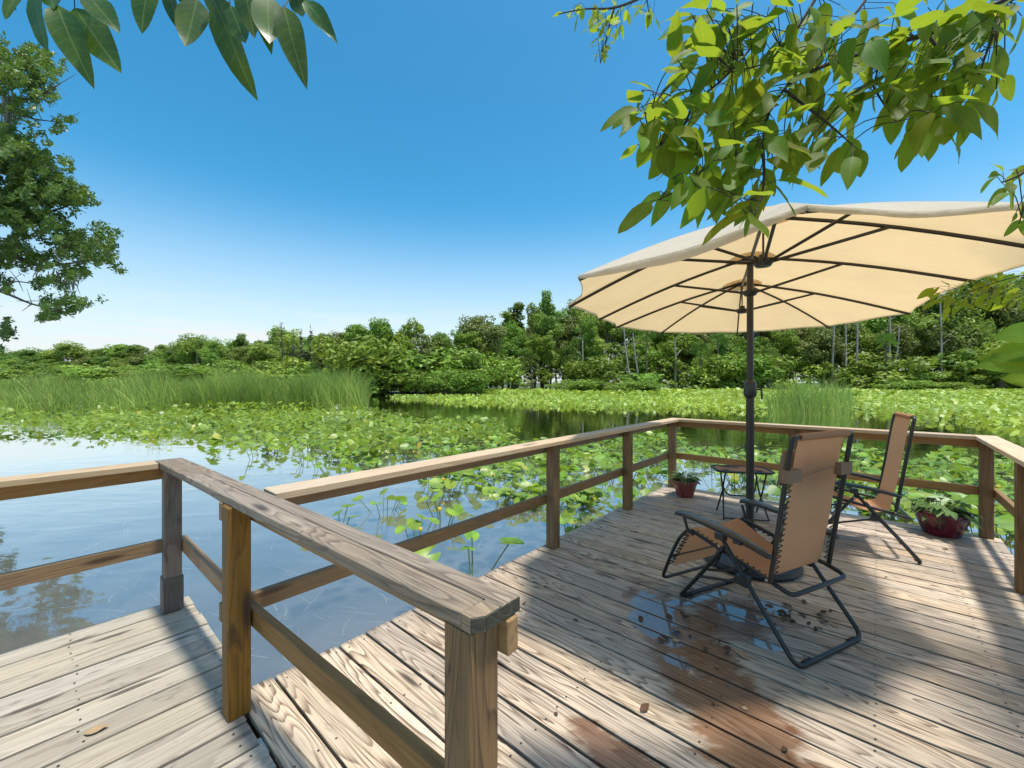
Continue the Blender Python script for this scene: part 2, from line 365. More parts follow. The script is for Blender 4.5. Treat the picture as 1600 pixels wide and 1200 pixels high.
def fillet(pts, r, n=5):
    P = [Vector(p) for p in pts]; out = [P[0]]
    for i in range(1, len(P)-1):
        a = (P[i-1]-P[i]); b = (P[i+1]-P[i]); rr = min(r, a.length*.45, b.length*.45)
        A = P[i]+a.normalized()*rr; B = P[i]+b.normalized()*rr
        for k in range(n+1):
            t = k/n; out.append(A*(1-t)**2+P[i]*2*t*(1-t)+B*t*t)
    out.append(P[-1]); return out
def tubegeo(pts, rad, seg=8, flat=1.0):
    P = [Vector(p) for p in pts]; n = len(P); vs = []; fs = []
    rads = rad if hasattr(rad, '__len__') else [rad]*n
    ref = None
    for i in range(n):
        t = (P[min(i+1, n-1)]-P[max(i-1, 0)]).normalized()
        if ref is None:
            ref = Vector((0, 0, 1)) if abs(t.z) < .9 else Vector((1, 0, 0))
        a = (ref - t*ref.dot(t)).normalized(); b = t.cross(a); ref = a
        for k in range(seg):
            an = 2*math.pi*k/seg; vs.append(P[i]+(a*math.cos(an)+b*math.sin(an)*flat)*rads[i])
    for i in range(n-1):
        for k in range(seg):
            k2 = (k+1) % seg; fs.append((i*seg+k, i*seg+k2, (i+1)*seg+k2, (i+1)*seg+k))
    fs.append(tuple(range(seg))[::-1]); fs.append(tuple((n-1)*seg+k for k in range(seg)))
    return vs, fs
class MB:
    def __init__(s): s.v = []; s.f = []
    def add(s, g):
        o = len(s.v); s.v += list(g[0]); s.f += [tuple(i+o for i in f) for f in g[1]]; return s
    def tube(s, pts, r, seg=8, flat=1.0): return s.add(tubegeo(pts, r, seg, flat))
    def box(s, c, sx, sy, sz, rz=0):
        c = Vector(c); m = Matrix.Rotation(rz, 3, 'Z'); vs = []
        for x in (-.5, .5):
            for y in (-.5, .5):
                for z in (-.5, .5): vs.append(c+m@Vector((x*sx, y*sy, z*sz)))
        return s.add((vs, [(0, 1, 3, 2), (4, 6, 7, 5), (0, 4, 5, 1), (2, 3, 7, 6), (0, 2, 6, 4), (1, 5, 7, 3)]))
    def mesh(s, name, smooth=True):
        m = pyd(name, s.v, s.f)
        bm = bmesh.new(); bm.from_mesh(m); bmesh.ops.recalc_face_normals(bm, faces=bm.faces); bm.to_mesh(m); bm.free()
        if smooth:
            m.shade_smooth()
            try: m.set_sharp_from_angle(angle=R(40))
            except Exception: pass
        return m
def lathe(prof, seg=40, flute=0, famp=0):
    vs = []; fs = []
    for r, z in prof:
        for k in range(seg):
            a = 2*math.pi*k/seg; rr = r*(1+famp*math.cos(flute*a)) if flute else r
            vs.append((rr*math.cos(a), rr*math.sin(a), z))
    for i in range(len(prof)-1):
        for k in range(seg):
            k2 = (k+1) % seg; fs.append((i*seg+k, i*seg+k2, (i+1)*seg+k2, (i+1)*seg+k))
    return vs, fs
T_ = Matrix.Translation
def RZ(a): return Matrix.Rotation(a, 4, 'Z')
def RX(a): return Matrix.Rotation(a, 4, 'X')
def RY(a): return Matrix.Rotation(a, 4, 'Y')

# ------------------------------------------------------------------ terrain and water
def shore(x):            # distance at which the far bank rises out of the water
    return 92 + 2*np.sin(x*.09) + 3*np.sin(x*.05+1) - 26*np.exp(-((x+16)/14)**2) + np.where(x < -30, np.minimum((-30-x)*1.6, 118), 0)
xs = np.concatenate([np.linspace(-1500, -360, 12), np.linspace(-350, 250, 201), np.linspace(260, 1500, 12)])
ys = np.concatenate([np.linspace(-300, -20, 10), np.linspace(-15, 300, 181), np.linspace(320, 2500, 14)])
gx, gy = np.meshgrid(xs, ys)
z = np.clip((gy-shore(gx))*.12, 0, 1)*1.25 - 1.45
# bank to the right of the deck and behind the camera
rb = np.clip(((gx*.909-gy*.416)-3.6)*.6, 0, 1)*(gy < 9)*1.2
bb = np.clip((-1.5-gy)*.5, 0, 1)*1.2
z = np.maximum(z, -1.45+rb); z = np.maximum(z, -1.45+bb)
z += .05*np.sin(gx*.8)*np.cos(gy*.7)
Vt = np.stack([gx.ravel(), gy.ravel(), z.ravel()], 1); nx = len(xs); ny = len(ys)
i, j = np.meshgrid(np.arange(nx-1), np.arange(ny-1)); a = (j*nx+i).ravel()
ter = place('terrain', fast('terrain', Vt, np.stack([a, a+1, a+nx+1, a+nx], 1), True), mat=M['ground']); tag(ter, kind='structure')
wt = place('lake_water', pyd('lake_water', [(-1500, -300, WATER), (1500, -300, WATER), (1500, 2500, WATER), (-1500, 2500, WATER)], [(0, 1, 2, 3)]), mat=M['water']); tag(wt, kind='structure')

# ------------------------------------------------------------------ decks
PITCH = .1805; GAP = .016; DU0 = .665; DV0 = -2.51; DV1 = .97
deck = empty('viewing_deck', uv(3.6, -.8), 0, 'main deck of weathered grooved planks with a brown wet patch under the chair', 'deck')
u = DU0
rs = random.Random(3)
JV = (-2.44, -1.85, -1.2, -.6, 0, .5, .91)
for kk in range(33):
    c = uv(u+PITCH/2, -.8); Mx = axes(c, V, Vector((0, 0, 1)))
    v0 = DV0+rs.uniform(-.008, .008); v1 = DV1+rs.uniform(-.01, .01); g0 = GAP/2+rs.uniform(-.002, .002)
    dz = rs.uniform(-.002, .0015)
    poly = [uv(u+g0, v0), uv(u+g0, v1), uv(u+PITCH-GAP/2, v1), uv(u+PITCH-GAP/2, v0)]
    poly = [(p.x, p.y) for p in poly][::-1]
    place('plank', prism(poly, -.035+dz, dz, Mx, .004, 'plank'), deck, Mx, M['deck']); u += PITCH
UEND = u
for v in JV:
    beam('joist', uv(.70, v, -.135), uv(UEND-.03, v, -.135), .045, .19, M['joist'], deck)
beam('rim_joist', uv(UEND-.005, -2.48, -.135), uv(UEND-.005, .95, -.135), .045, .188, M['joist'], deck)
for uu in (.85, 3.35, 6.5):
    for vv in (-2.36, .84):
        place('piling', boxmesh(.12, .12, 1.5, .006), deck, T_(uv(uu, vv, -.98)) @ RZ(R(48.6)), M['joist'])
mb = MB()
def screw(mb, c):
    k = len(mb.v); mb.v += [c+Vector((math.cos(a)*.0055, math.sin(a)*.0055, 0)) for a in np.linspace(0, 2*math.pi, 7)[:-1]]; mb.f.append(tuple(range(k, k+6)))
for kk in range(33):
    for v in JV:
        for du in (.04, .14): screw(mb, uv(DU0+kk*PITCH+du+rs.uniform(-.004, .004), v+rs.uniform(-.006, .006), .0028))
sc = place('screws', mb.mesh('screws', False), deck, None, M['screw']); sc['kind'] = 'stuff'

walk = empty('walkway_deck', (-1.6, 1.4, 0), 0, 'lower left walkway deck of pale grey planks running away from the lens', 'deck')
WP = .187; mb = MB()
for kk in range(30):
    v0 = -3.96+kk*WP; ue = (.735 if v0+WP < -2.50 else .653)+rs.uniform(-.006, .006); us = -4.6
    c = uv(-.4+rs.uniform(-.4, .4), v0+WP/2); Mx = axes(c, U, Vector((0, 0, 1))); dz = rs.uniform(-.003, .002)
    poly = [(p.x, p.y) for p in (uv(us, v0+GAP/2), uv(us, v0+WP-GAP/2), uv(ue, v0+WP-GAP/2), uv(ue, v0+GAP/2))][::-1]
    place('plank', prism(poly, -.035+dz, dz, Mx, .006, 'plank'), walk, Mx, M['walk'])
    for du in (-.06, -.62, -1.4, -2.2, -3.0):
        for dv in (.045, .14): screw(mb, uv(ue+du+rs.uniform(-.01, .01), v0+dv, .0032))
sc = place('screws', mb.mesh('screws', False), walk, None, M['screw']); sc['kind'] = 'stuff'
beam('rim_joist', uv(.705, -3.90, -.135), uv(.705, -2.55, -.135), .045, .19, M['joist'], walk)
beam('rim_joist', uv(-4.5, -3.93, -.135), uv(.68, -3.93, -.135), .045, .19, M['joist'], walk)
beam('joist', uv(.60, -3.85, -.135), uv(.60, 1.5, -.135), .045, .19, M['joist'], walk)
for uu in (.55, -1.9, -4.3): place('piling', boxmesh(.12, .12, 1.5, .006), walk, T_(uv(uu, -3.82, -.98)) @ RZ(R(48.6)), M['joist'])

# ------------------------------------------------------------------ railings
PW = .10; CT = 1.07; CTH = .04; cz = CT-CTH/2; ZR = (.983, .475)
def post(parent, p, mat='post', rz=R(48.6), top=CT-CTH-.001, bottom=0.001, wdt=PW):
    m = boxmesh(top-bottom, wdt, wdt, .005, 'post')
    return place('post', m, parent, axes(Vector((p.x, p.y, (top+bottom)/2)), Vector((0, 0, 1)), Vector((math.cos(rz), math.sin(rz), 0))), M[mat])
railA = empty('deck_railing', uv(4.85, -2.40), 0, 'three sided railing of tan timber around the main deck above the lilies', 'railing')
for uu in (3.337, 4.975, 6.53): post(railA, uv(uu, -2.40))
post(railA, uv(6.55, -.817)); post(railA, uv(6.56, .87))
for uu in (5.03, 3.4, 1.8): post(railA, uv(uu, .87))
for zz in ZR:
    beam('rail', uv(.585, -2.472, zz), uv(6.57, -2.472, zz), .042, .092, M['rail'], railA)
    beam('rail', uv(6.625, -2.44, zz), uv(6.625, .915, zz), .042, .092, M['rail'], railA)
    beam('rail', uv(6.60, .942, zz), uv(1.7, .942, zz), .042, .092, M['rail'], railA)
beam('cap_rail', uv(.775, -2.365, cz), uv(6.64, -2.365, cz), .17, CTH, M['captan'], railA)
beam('cap_rail', uv(6.553, -2.275, cz), uv(6.553, .78, cz), .17, CTH, M['captan'], railA)
beam('cap_rail', uv(6.64, .87, cz), uv(1.6, .87, cz), .17, CTH, M['captan'], railA)

railD = empty('walkway_railing', uv(.65, -2.3), 0, 'nearest timber railing with a broad cracked grey handrail', 'railing')
def ne(v): return .54+.0458*(v+3.6)
post(railD, uv(.61, -3.80), 'oldpost')
place('post_sleeve', boxmesh(.24, .116, .116, .004), railD, axes(uv(.61, -3.80, .125), Vector((0, 0, 1)), U), M['oldpost'])
post(railD, uv(.63, -2.37)); post(railD, uv(.722, -.775), 'post2')
def capv(o0, o1, va, vb, mat='cap'):
    m_ = (o0+o1)/2
    return beam('cap_board', uv(ne(va)+m_, va, cz), uv(ne(vb)+m_, vb, cz), o1-o0, CTH, M[mat], railD, bev=.003)
capv(0, .158, -3.90, -3.10)
capv(0, .0855, -3.097, -1.63); capv(0, .0855, -1.626, -.76)
capv(.090, .158, -3.097, -.705)
Mx = axes(uv(.72, -.73, cz), V, Vector((0, 0, 1))); e_ = ne(-.73)
place('cap_end', prism([(p.x, p.y) for p in (uv(e_, -.758), uv(e_+.0855, -.758), uv(e_+.0855, -.705), uv(e_+.03, -.705), uv(e_, -.725))], CT-CTH, CT, Mx, .002), railD, Mx, M['cap'])
p_ = uv(.735, -.703, cz); place('end_grain', boxmesh(.004, .125, CTH-.004, .001), railD, axes(uv(e_+.094, -.7035, cz), V, Vector((0, 0, 1))), M['endgrain'])
place('end_grain', boxmesh(.004, .034, CTH-.004, .001), railD, axes(uv(e_+.0145, -.7135, cz), V*.82-U*.57, Vector((0, 0, 1))), M['endgrain'])
for zz in (.983, .453):
    beam('rail', uv(.682, -3.86, zz), uv(.701, -2.496, zz), .042, .092, M['rail'], railD)
    beam('rail', uv(.704, -2.448, zz), uv(.795, -.695, zz), .042, .092, M['rail'], railD)
    beam('rail', uv(-4.5, -3.872, zz), uv(.66, -3.872, zz), .042, .092, M['rail'], railD)
beam('cap_rail', uv(-4.5, -3.82, cz), uv(ne(-3.82)-.002, -3.82, cz), .158, CTH, M['captan'], railD)
for uu in (-1.9, -4.3): post(railD, uv(uu, -3.80))

# ------------------------------------------------------------------ parasol
C0 = Vector((2.163, 3.75, 0)); E_ = Vector((.434, .901, 0)); Nn = Vector((.901, -.434, 0))
umb = empty('double_parasol', C0, 0, 'large oblong cream parasol on a dark pole with three rib hubs', 'parasol')
apx = {'N': Vector((1.71, 2.81, 2.785)), 'C': Vector((2.163, 3.75, 2.79)), 'F': Vector((2.614, 4.69, 2.785))}
def ht(px, py, h): Z = F*h/(HY-py); return Vector(((px-800)/F*Z, Z, EYE+h))
tip = {'t1': ht(889, 475, .65), 't2': ht(936, 496, .69), 't3': ht(963, 509, .71), 't4': ht(1033, 518, .71), 't5': ht(1152, 518, .71),
       't6': ht(1294, 508, .71), 't7': ht(1422, 487, .71), 't8': ht(1523, 435, .77), 't9': Vector((3.0, 2.19, EYE+.70)),
       't10': Vector((2.255, 1.776, EYE+.775)), 't11': ht(1262, 320, .745), 't0': ht(905, 430, .64)}
panels = [('N', 'N', 't11', 't0'), ('N', 'N', 't0', 't1'), ('N', 'C', 't1', 't2'), ('C', 'F', 't2', 't3'), ('F', 'F', 't3', 't4'), ('F', 'F', 't4', 't5'),
          ('F', 'F', 't5', 't6'), ('F', 'F', 't6', 't7'), ('F', 'C', 't7', 't8'), ('C', 'N', 't8', 't9'), ('N', 'N', 't9', 't10'), ('N', 'N', 't10', 't11')]
def sidepath(a, t, s):           # rib line with a slight upward bow
    p = a.lerp(t, s); p = p.copy(); p.z += .035*math.sin(math.pi*s); return p
for (a, b, s1, s2) in panels:
    A, B, T1, T2 = apx[a], apx[b], tip[s1], tip[s2]; n = 12; g = []
    for i in range(n+1):
        s = i/n
        for j in range(n+1):
            t = j/n
            L = sidepath(A, T1, s); Rr = sidepath(B, T2, s); p = L.lerp(Rr, t)
            wv = math.sin(math.pi*t)
            p.z -= .022*wv*math.sin(math.pi*min(s, .9)) + .006*math.sin(9*t+4*s)*wv*s
            cen = (A+B)/2; d = (cen-p); d.z = 0
            p += d*(.05*wv*s*s)
            g.append(p)
    fs = [(i*(n+1)+j, i*(n+1)+j+1, (i+1)*(n+1)+j+1, (i+1)*(n+1)+j) for i in range(n) for j in range(n)]
    if a == b:
        fs = [f for f in fs if f[0] >= n+1] + [(0, (n+1)+j, (n+1)+j+1) for j in range(n)]
    m = pyd('canopy_panel', g, fs, True)
    # hem: short hanging strip along the outer edge
    pan = place('canopy_panel', m, umb, None, M['canopy'])
    drop = {('t11', 't0'): .055, ('t10', 't11'): .03}.get((s1, s2), .018)
    hv = []; hf = []
    for j in range(n+1):
        p = g[n*(n+1)+j]; cen = (A+B)/2; o = (p-cen); o.z = 0; o.normalize()
        dd = drop*(.45+.55*math.sin(math.pi*(j/n))) if drop > .05 else drop
        hv += [p+Vector((0, 0, .001)), p+o*.010+Vector((0, 0, -dd*.5)), p+o*(.004+.004*math.sin(j*1.7))+Vector((0, 0, -dd))]
    for j in range(n):
        for r_ in range(2): hf.append((j*3+r_, j*3+r_+1, j*3+3+r_+1, j*3+3+r_))
    place('hem', pyd('hem', hv, hf, True), pan, None, M['canopy'])
def ribpath(a, t):
    return [sidepath(a, t, s)-Vector((0, 0, .024)) for s in np.linspace(0, 1, 9)]
rl = [('N', 't1'), ('N', 't0'), ('N', 't11'), ('N', 't10'), ('N', 't9'), ('C', 't2'), ('C', 't8'), ('F', 't3'), ('F', 't4'), ('F', 't5'), ('F', 't6'), ('F', 't7')]
hub = {'N': Vector((1.71, 2.81, 2.45)), 'C': Vector((2.163, 3.75, 2.45)), 'F': Vector((2.614, 4.69, 2.45))}
for a, t in rl:
    rb_ = place('rib', MB().tube(ribpath(apx[a], tip[t]), .0125, 6, .8).mesh('rib'), umb, None, M['bronze'])
    at = sidepath(apx[a], tip[t], .46)-Vector((0, 0, .03)); d = (at-hub[a]).normalized()
    side = d.cross(Vector((0, 0, 1))).normalized()*.012
    hd = Vector((d.x, d.y, 0)).normalized()*.05
    place('strut', MB().tube([hub[a]+hd, at], .011, 6).mesh('strut'), umb, None, M['bronze'])
place('spine', MB().tube([apx['N']-Vector((0, 0, .05)), apx['C']-Vector((0, 0, .06)), apx['F']-Vector((0, 0, .05))], .014, 8).mesh('spine'), umb, None, M['bronze'])
for k, hb in hub.items():
    m = MB().add(lathe([(.0, -.035), (.045, -.03), (.062, -.008), (.062, .014), (.03, .022), (.028, .05), (0, .05)], 16)).mesh('rib_hub')
    place('rib_hub', m, umb, T_(hb), M['bronze'])
    m = MB().add(lathe([(.0, -.045), (.04, -.04), (.05, -.02), (.05, 0), (0, .004)], 16)).mesh('top_hub')
    place('top_hub', m, umb, T_(apx[k]-Vector((0, 0, .02))), M['bronze'])
    if k != 'C': place('hub_rod', MB().tube([hb, apx[k]-Vector((0, 0, .05))], .007, 8).mesh('hub_rod'), umb, None, M['bronze'])
    vm = MB().add(lathe([(.0, .03), (.10, .004), (.19, -.028), (.20, -.036)], 12)).mesh('vent_cap'); place('vent_cap', vm, umb, T_(apx[k]) @ RZ(.3), M['canopy'])
place('pole', MB().tube([C0+Vector((0, 0, z_)) for z_ in (.05, .7, 1.4, 2.77)], .028, 16).mesh('pole'), umb, None, M['bronze'])
place('lower_pole', MB().tube([C0+Vector((0, 0, z_)) for z_ in (.05, .5, 1.50)], .0335, 16).mesh('lower_pole'), umb, None, M['bronze'])
place('crank_housing', MB().add(lathe([(.034, 1.49), (.05, 1.51), (.054, 1.53), (.054, 1.61), (.047, 1.64), (.03, 1.655)], 18)).mesh('crank_housing'), umb, T_(C0), M['plastic'])
place('crank_handle', MB().tube(fillet([C0+Vector((.04, -.02, 1.57)), C0+Vector((.085, -.03, 1.57)), C0+Vector((.09, -.03, 1.48))], .02), .008, 8).mesh('crank_handle'), umb, None, M['plastic'])
place('pole_knob', MB().add(lathe([(.034, .50), (.044, .51), (.044, .57), (.034, .58)], 14)).mesh('pole_knob'), umb, T_(C0), M['plastic'])
bz = empty('parasol_base', C0, 0, 'black plastic parasol base on the deck, mostly behind the near chair', 'parasol base')
bmm = MB()
bmm.add(lathe([(.0, .002), (.38, .002), (.40, .03), (.385, .065), (.30, .085), (.10, .12), (.055, .14), (.055, .001)], 36))
place('base_body', bmm.mesh('base_body'), bz, T_(C0), M['base'])
place('base_collar', MB().add(lathe([(.036, .13), (.052, .13), (.052, .30), (.046, .31), (.036, .31)], 18)).mesh('base_collar'), bz, T_(C0), M['base'])

# ------------------------------------------------------------------ zero-gravity chairs
def make_chair(label):
    t = empty('reclining_chair', (0, 0, 0), 0, label, 'chair', 'tan reclining mesh chairs with black frames')
    hw = .30; TR = .0135
    P = lambda s, y, z: Vector((s*hw, y, z))
    # back frame: U from one seat corner over the top to the other
    bk = [P(-1, -.245, .40), P(-1, -.36, 1.20), P(-1, -.372, 1.262), P(1, -.372, 1.262), P(1, -.36, 1.20), P(1, -.245, .40)]
    placel('back_frame', MB().tube(fillet(bk, .07, 7), TR, 10).mesh('back_frame'), t, None, M['metal'])
    st = [P(-.93, .33, .52), P(-.93, -.24, .40), P(-.93, -.355, .37), P(.93, -.355, .37), P(.93, -.24, .40), P(.93, .33, .52)]
    placel('seat_frame', MB().tube(fillet(st, .06, 6), TR, 10).mesh('seat_frame'), t, None, M['metal'])
    ft = [P(-1, .335, .53), P(-1, .42, .44), P(-1, .50, .28), P(-1, .585, .075), P(1, .585, .075), P(1, .50, .28), P(1, .42, .44), P(1, .335, .53)]
    placel('footrest_frame', MB().tube(fillet(ft, .055, 6), TR*.9, 10).mesh('footrest_frame'), t, None, M['metal'])
    placel('footrest_brace', MB().tube([P(-1, .50, .275), P(1, .50, .275)], .008, 8).mesh('footrest_brace'), t, None, M['metal'])
    rl_ = [P(-1.10, .06, .585), P(-1.10, -.13, .35), P(-1.10, -.412, .014), P(1.10, -.412, .014), P(1.10, -.13, .35), P(1.10, .06, .585)]
    placel('rear_leg_frame', MB().tube(fillet(rl_, .07, 7), TR, 10).mesh('rear_leg_frame'), t, None, M['metal'])
    fl = [P(-1.03, .03, .53), P(-1.03, .24, .24), P(-1.03, .415, .014), P(1.03, .415, .014), P(1.03, .24, .24), P(1.03, .03, .53)]
    placel('front_leg_frame', MB().tube(fillet(fl, .06, 7), TR, 10).mesh('front_leg_frame'), t, None, M['metal'])
    placel('cross_brace', MB().tube([P(-1, .20, .30), P(-.5, .17, .27), P(.5, .17, .27), P(1, .20, .30)], .009, 8).mesh('cross_brace'), t, None, M['metal'])
    for s in (-1, 1):
        placel('arm_link', MB().tube([P(s*1.04, .365, .615), P(s*1.04, .335, .53), P(s*1.02, .29, .50)], .010, 8).mesh('arm_link'), t, None, M['metal'])
        placel('strut', MB().tube([P(s*1.05, .24, .24), P(s*1.05, -.13, .35)], .009, 8).mesh('strut'), t, None, M['metal'])
        arm = MB()
        prof = [(.395, .630, .026, .013), (.375, .642, .040, .017), (.30, .648, .046, .015), (.15, .640, .046, .014), (-.02, .622, .040, .014), (-.17, .597, .030, .016), (-.25, .577, .022, .016), (-.275, .570, .016, .012)]
        vs = []; fs = []; sg = 12
        for (y, z_, a, b) in prof:
            for k in range(sg):
                an = 2*math.pi*k/sg
                cx_ = math.copysign(abs(math.cos(an))**.6, math.cos(an)); cz_ = math.copysign(abs(math.sin(an))**.6, math.sin(an))
                vs.append((s*hw*1.16+a*cx_, y, z_+b*cz_))
        for i_ in range(len(prof)-1):
            for k in range(sg): fs.append((i_*sg+k, i_*sg+(k+1) % sg, (i_+1)*sg+(k+1) % sg, (i_+1)*sg+k))
        fs += [tuple(range(sg)), tuple(range((len(prof)-1)*sg, len(prof)*sg))]
        arm.add((vs, fs)); placel('armrest', arm.mesh('armrest'), t, None, M['plastic'])
        k_ = MB().box((s*hw*1.10, -.10, .36), .05, .07, .055); k_.box((s*hw*1.12, .05, .58), .045, .06, .04)
        placel('lock_block', k_.mesh('lock_block', False), t, None, M['plastic'])
        lv = MB().tube([P(s*1.08, -.12, .60), P(s*1.22, -.10, .60)], .012, 8); lv.box((s*hw*1.26, -.10, .60), .03, .05, .02)
        placel('lock_lever', lv.mesh('lock_lever'), t, None, M['plastic'])
        for q in ((-.405, .012), (.41, .012)):
            placel('foot_cap', MB().tube([P(s*.86, q[0], .0155), P(s*.64, q[0], .0155)], .0155, 10).mesh('foot_cap'), t, None, M['rubber'])
        placel('rivets', MB().tube([P(s*1.17, .05, .52), P(s*1.19, .05, .52)], .008, 8).tube([P(s*1.10, -.24, .42), P(s*1.07, -.24, .42)], .008, 8).tube([P(s*1.10, .24, .25), P(s*1.13, .24, .25)], .007, 8).mesh('rivets'), t, None, M['steel'])
    # slings
    def sling(name, path, hwid, nseg=14, sag=.0):
        pts = smoothpath([(0, y, z_) for y, z_ in path], 6); vs = []; fs = []; W_ = 8
        for i_, p in enumerate(pts):
            for k in range(W_+1):
                s = -1+2*k/W_
                q = Vector((s*hwid, p.y, p.z)); nr = (1-s*s)*sag
                vs.append(q-Vector((0, 0, nr)))
        for i_ in range(len(pts)-1):
            for k in range(W_): fs.append((i_*(W_+1)+k, i_*(W_+1)+k+1, (i_+1)*(W_+1)+k+1, (i_+1)*(W_+1)+k))
        return placel(name, pyd(name, vs, fs, True), t, None, M['sling'])
    sling('back_sling', [(-.385, 1.275), (-.362, 1.24), (-.335, 1.10), (-.285, .75), (-.235, .48), (-.20, .405), (-.13, .385)], .232)
    sling('seat_sling', [(-.13, .385), (0, .40), (.15, .455), (.30, .52), (.345, .528), (.385, .50)], .226, sag=.025)
    sling('footrest_sling', [(.385, .50), (.43, .42), (.47, .34), (.52, .23), (.545, .175)], .232, sag=.008)
    tf = MB(); tf.tube([P(-.80, -.374, 1.262), P(.80, -.374, 1.262)], .0215, 12)
    placel('top_sleeve', tf.mesh('top_sleeve'), t, None, M['sling'])
    # pillow tied on the front of the back, its straps round the frame
    bm = bmesh.new(); bmesh.ops.create_cube(bm, size=1); bmesh.ops.subdivide_edges(bm, edges=bm.edges[:], cuts=5, use_grid_fill=True)
    for v in bm.verts:
        x, y, z_ = v.co*2; e = (1-abs(x)**4)*(1-abs(z_)**4)
        v.co = Vector((x*.205, y*(.010+.04*max(e, 0)**.6), z_*.105))
    pm = bpy.data.meshes.new('pillow'); bm.to_mesh(pm); bm.free(); pm.shade_smooth()
    tl = math.atan2(.115, .8)
    pil = placel('pillow', pm, t, T_((0, -.25, 1.06)) @ RX(tl), M['pillow'])
    sb = MB()
    for s in (-1, 1): sb.box((s*.262, -.343, 1.04), .125, .040, .072)
    sb.tube([Vector((-.2, -.350, 1.02)), Vector((0, -.350, 1.048)), Vector((.2, -.352, 1.06))], .003, 6)
    placel('pillow_strap', sb.mesh('pillow_strap', False), t, None, M['pillow'])
    # elastic lacing between sling and frame
    lc = MB()
    def lace(p, q, n_, s, r_in):
        for i_ in range(n_):
            a_ = Vector(p).lerp(Vector(q), i_/n_); b_ = Vector(p).lerp(Vector(q), (i_+.5)/n_); c_ = Vector(p).lerp(Vector(q), (i_+1)/n_)
            a_.x = s*.29; b_.x = s*.234; c_.x = s*.29; lc.tube([a_, b_, c_], .0042, 4)
    for s in (-1, 1):
        lace((0, -.25, .44), (0, -.335, 1.0), 17, s, 0); lace((0, -.20, .405), (0, .32, .515), 14, s, 0); lace((0, .36, .50), (0, .53, .2), 10, s, 0)
    l_ = placel('lacing', lc.mesh('lacing', False), t, None, M['lace']); l_['kind'] = 'stuff'
    em = MB()
    for s in (-1, 1):
        for (p, q) in (((-.25, .44), (-.345, 1.08)), ((-.20, .405), (.32, .515))):
            em.add(([Vector((s*.235, p[0], p[1])), Vector((s*.222, p[0], p[1])), Vector((s*.222, q[0], q[1])), Vector((s*.235, q[0], q[1]))], [(0, 1, 2, 3)]))
    return t
ch = make_chair('tan mesh chair with a headrest seen from behind beside the wet planks')
kids_index(ch)
for x_ in list(KIDS[ch.name]):
    if x_.name.startswith('pillow'): KIDS[ch.name].remove(x_)
ch2 = copy_tree(ch, None, (3.47, 4.20, 0), R(59.5), 1.04, label='reclining tan mesh chair seen side on beside the maroon pot')
ch.location = (1.735, 2.865, 0); ch.rotation_euler = (0, 0, R(25.5)); ch.scale = (1.04, 1.04, 1.04)

# ------------------------------------------------------------------ side table
tb = empty('side_table', (2.79, 5.02, 0), R(-12), 'small folding tray table with cut-out holders standing behind the pole', 'table')
tw, td, tz = .31, .19, .575
def octo(w_, d_, c_): return [(-w_+c_, -d_), (w_-c_, -d_), (w_, -d_+c_), (w_, d_-c_), (w_-c_, d_), (-w_+c_, d_), (-w_, d_-c_), (-w_, -d_+c_)]
oc = octo(tw, td, .055)
placel('table_rim', MB().tube([Vector((x, y, tz)) for x, y in oc+oc[:1]], .014, 8).mesh('table_rim'), tb, None, M['metal'])
ic = octo(tw-.025, td-.025, .045)
Mw_ = Matrix.Identity(4)
placel('table_top', prism(ic, tz-.006, tz+.004, Mw_, .001), tb, None, M['sling'])
for hx, hy, rx, ry in ((-.10, .10, .10, .035), (.16, -.09, .05, .05), (-.20, -.1, .04, .04)):
    placel('cup_holder', MB().add(lathe([(0, tz+.0055), (1, tz+.0055), (1.08, tz+.0058)], 20)).mesh('cup_holder'), tb, T_((hx, hy, 0)) @ Matrix.Diagonal((rx, ry, 1, 1)), M['rubber'])
for s in (-1, 1):
    placel('leg_frame', MB().tube(fillet([Vector((s*.25, s*.02-.17*1, .012)), Vector((s*.20, .02, .30)), Vector((s*.20, .15, tz-.02))], .05), .010, 8).mesh('leg_frame'), tb, None, M['metal'])
    placel('leg_frame', MB().tube(fillet([Vector((s*.23, .19, .012)), Vector((s*.22, -.02, .30)), Vector((s*.22, -.15, tz-.02))], .05), .010, 8).mesh('leg_frame'), tb, None, M['metal'])
placel('cross_bar', MB().tube(fillet([Vector((-.2, .1, .44)), Vector((-.16, .06, .24)), Vector((.16, .06, .24)), Vector((.2, .1, .44))], .08, 6), .009, 8).mesh('cross_bar'), tb, None, M['metal'])
placel('cross_bar', MB().tube([Vector((-.25, -.16, .02)), Vector((.25, -.16, .02))], .009, 8).mesh('cross_bar'), tb, None, M['metal'])

# ------------------------------------------------------------------ leaves
def leafmesh(name, L=1.0, Wd=.42, fold=.18, curl=.25, n=7, point=1.0, cup=0):
    """pointed oval leaf along +X, with a folded midrib"""
    vs = []; fs = []
    for i in range(n+1):
        t = i/n; wv = Wd*math.sin(math.pi*t**.8)**.85*(1-.15*t) if 0 < i < n else 0.0
        if i == n: wv = 0
        zc = -curl*t*t; zz = zc+fold*wv
        ww = .02*math.sin(t*9)
        vs += [(L*t, -wv, (zz+ww)*L), (L*t, 0, zc*L), (L*t, wv, (zz-ww)*L)]
    for i in range(n):
        a = i*3
        fs += [(a, a+3, a+4, a+1), (a+1, a+4, a+5, a+2)]
    m = pyd(name, vs, fs, True); bm = bmesh.new(); bm.from_mesh(m); bmesh.ops.remove_doubles(bm, verts=bm.verts, dist=.0001)
    bm.to_mesh(m); bm.free(); m.shade_smooth(); return m
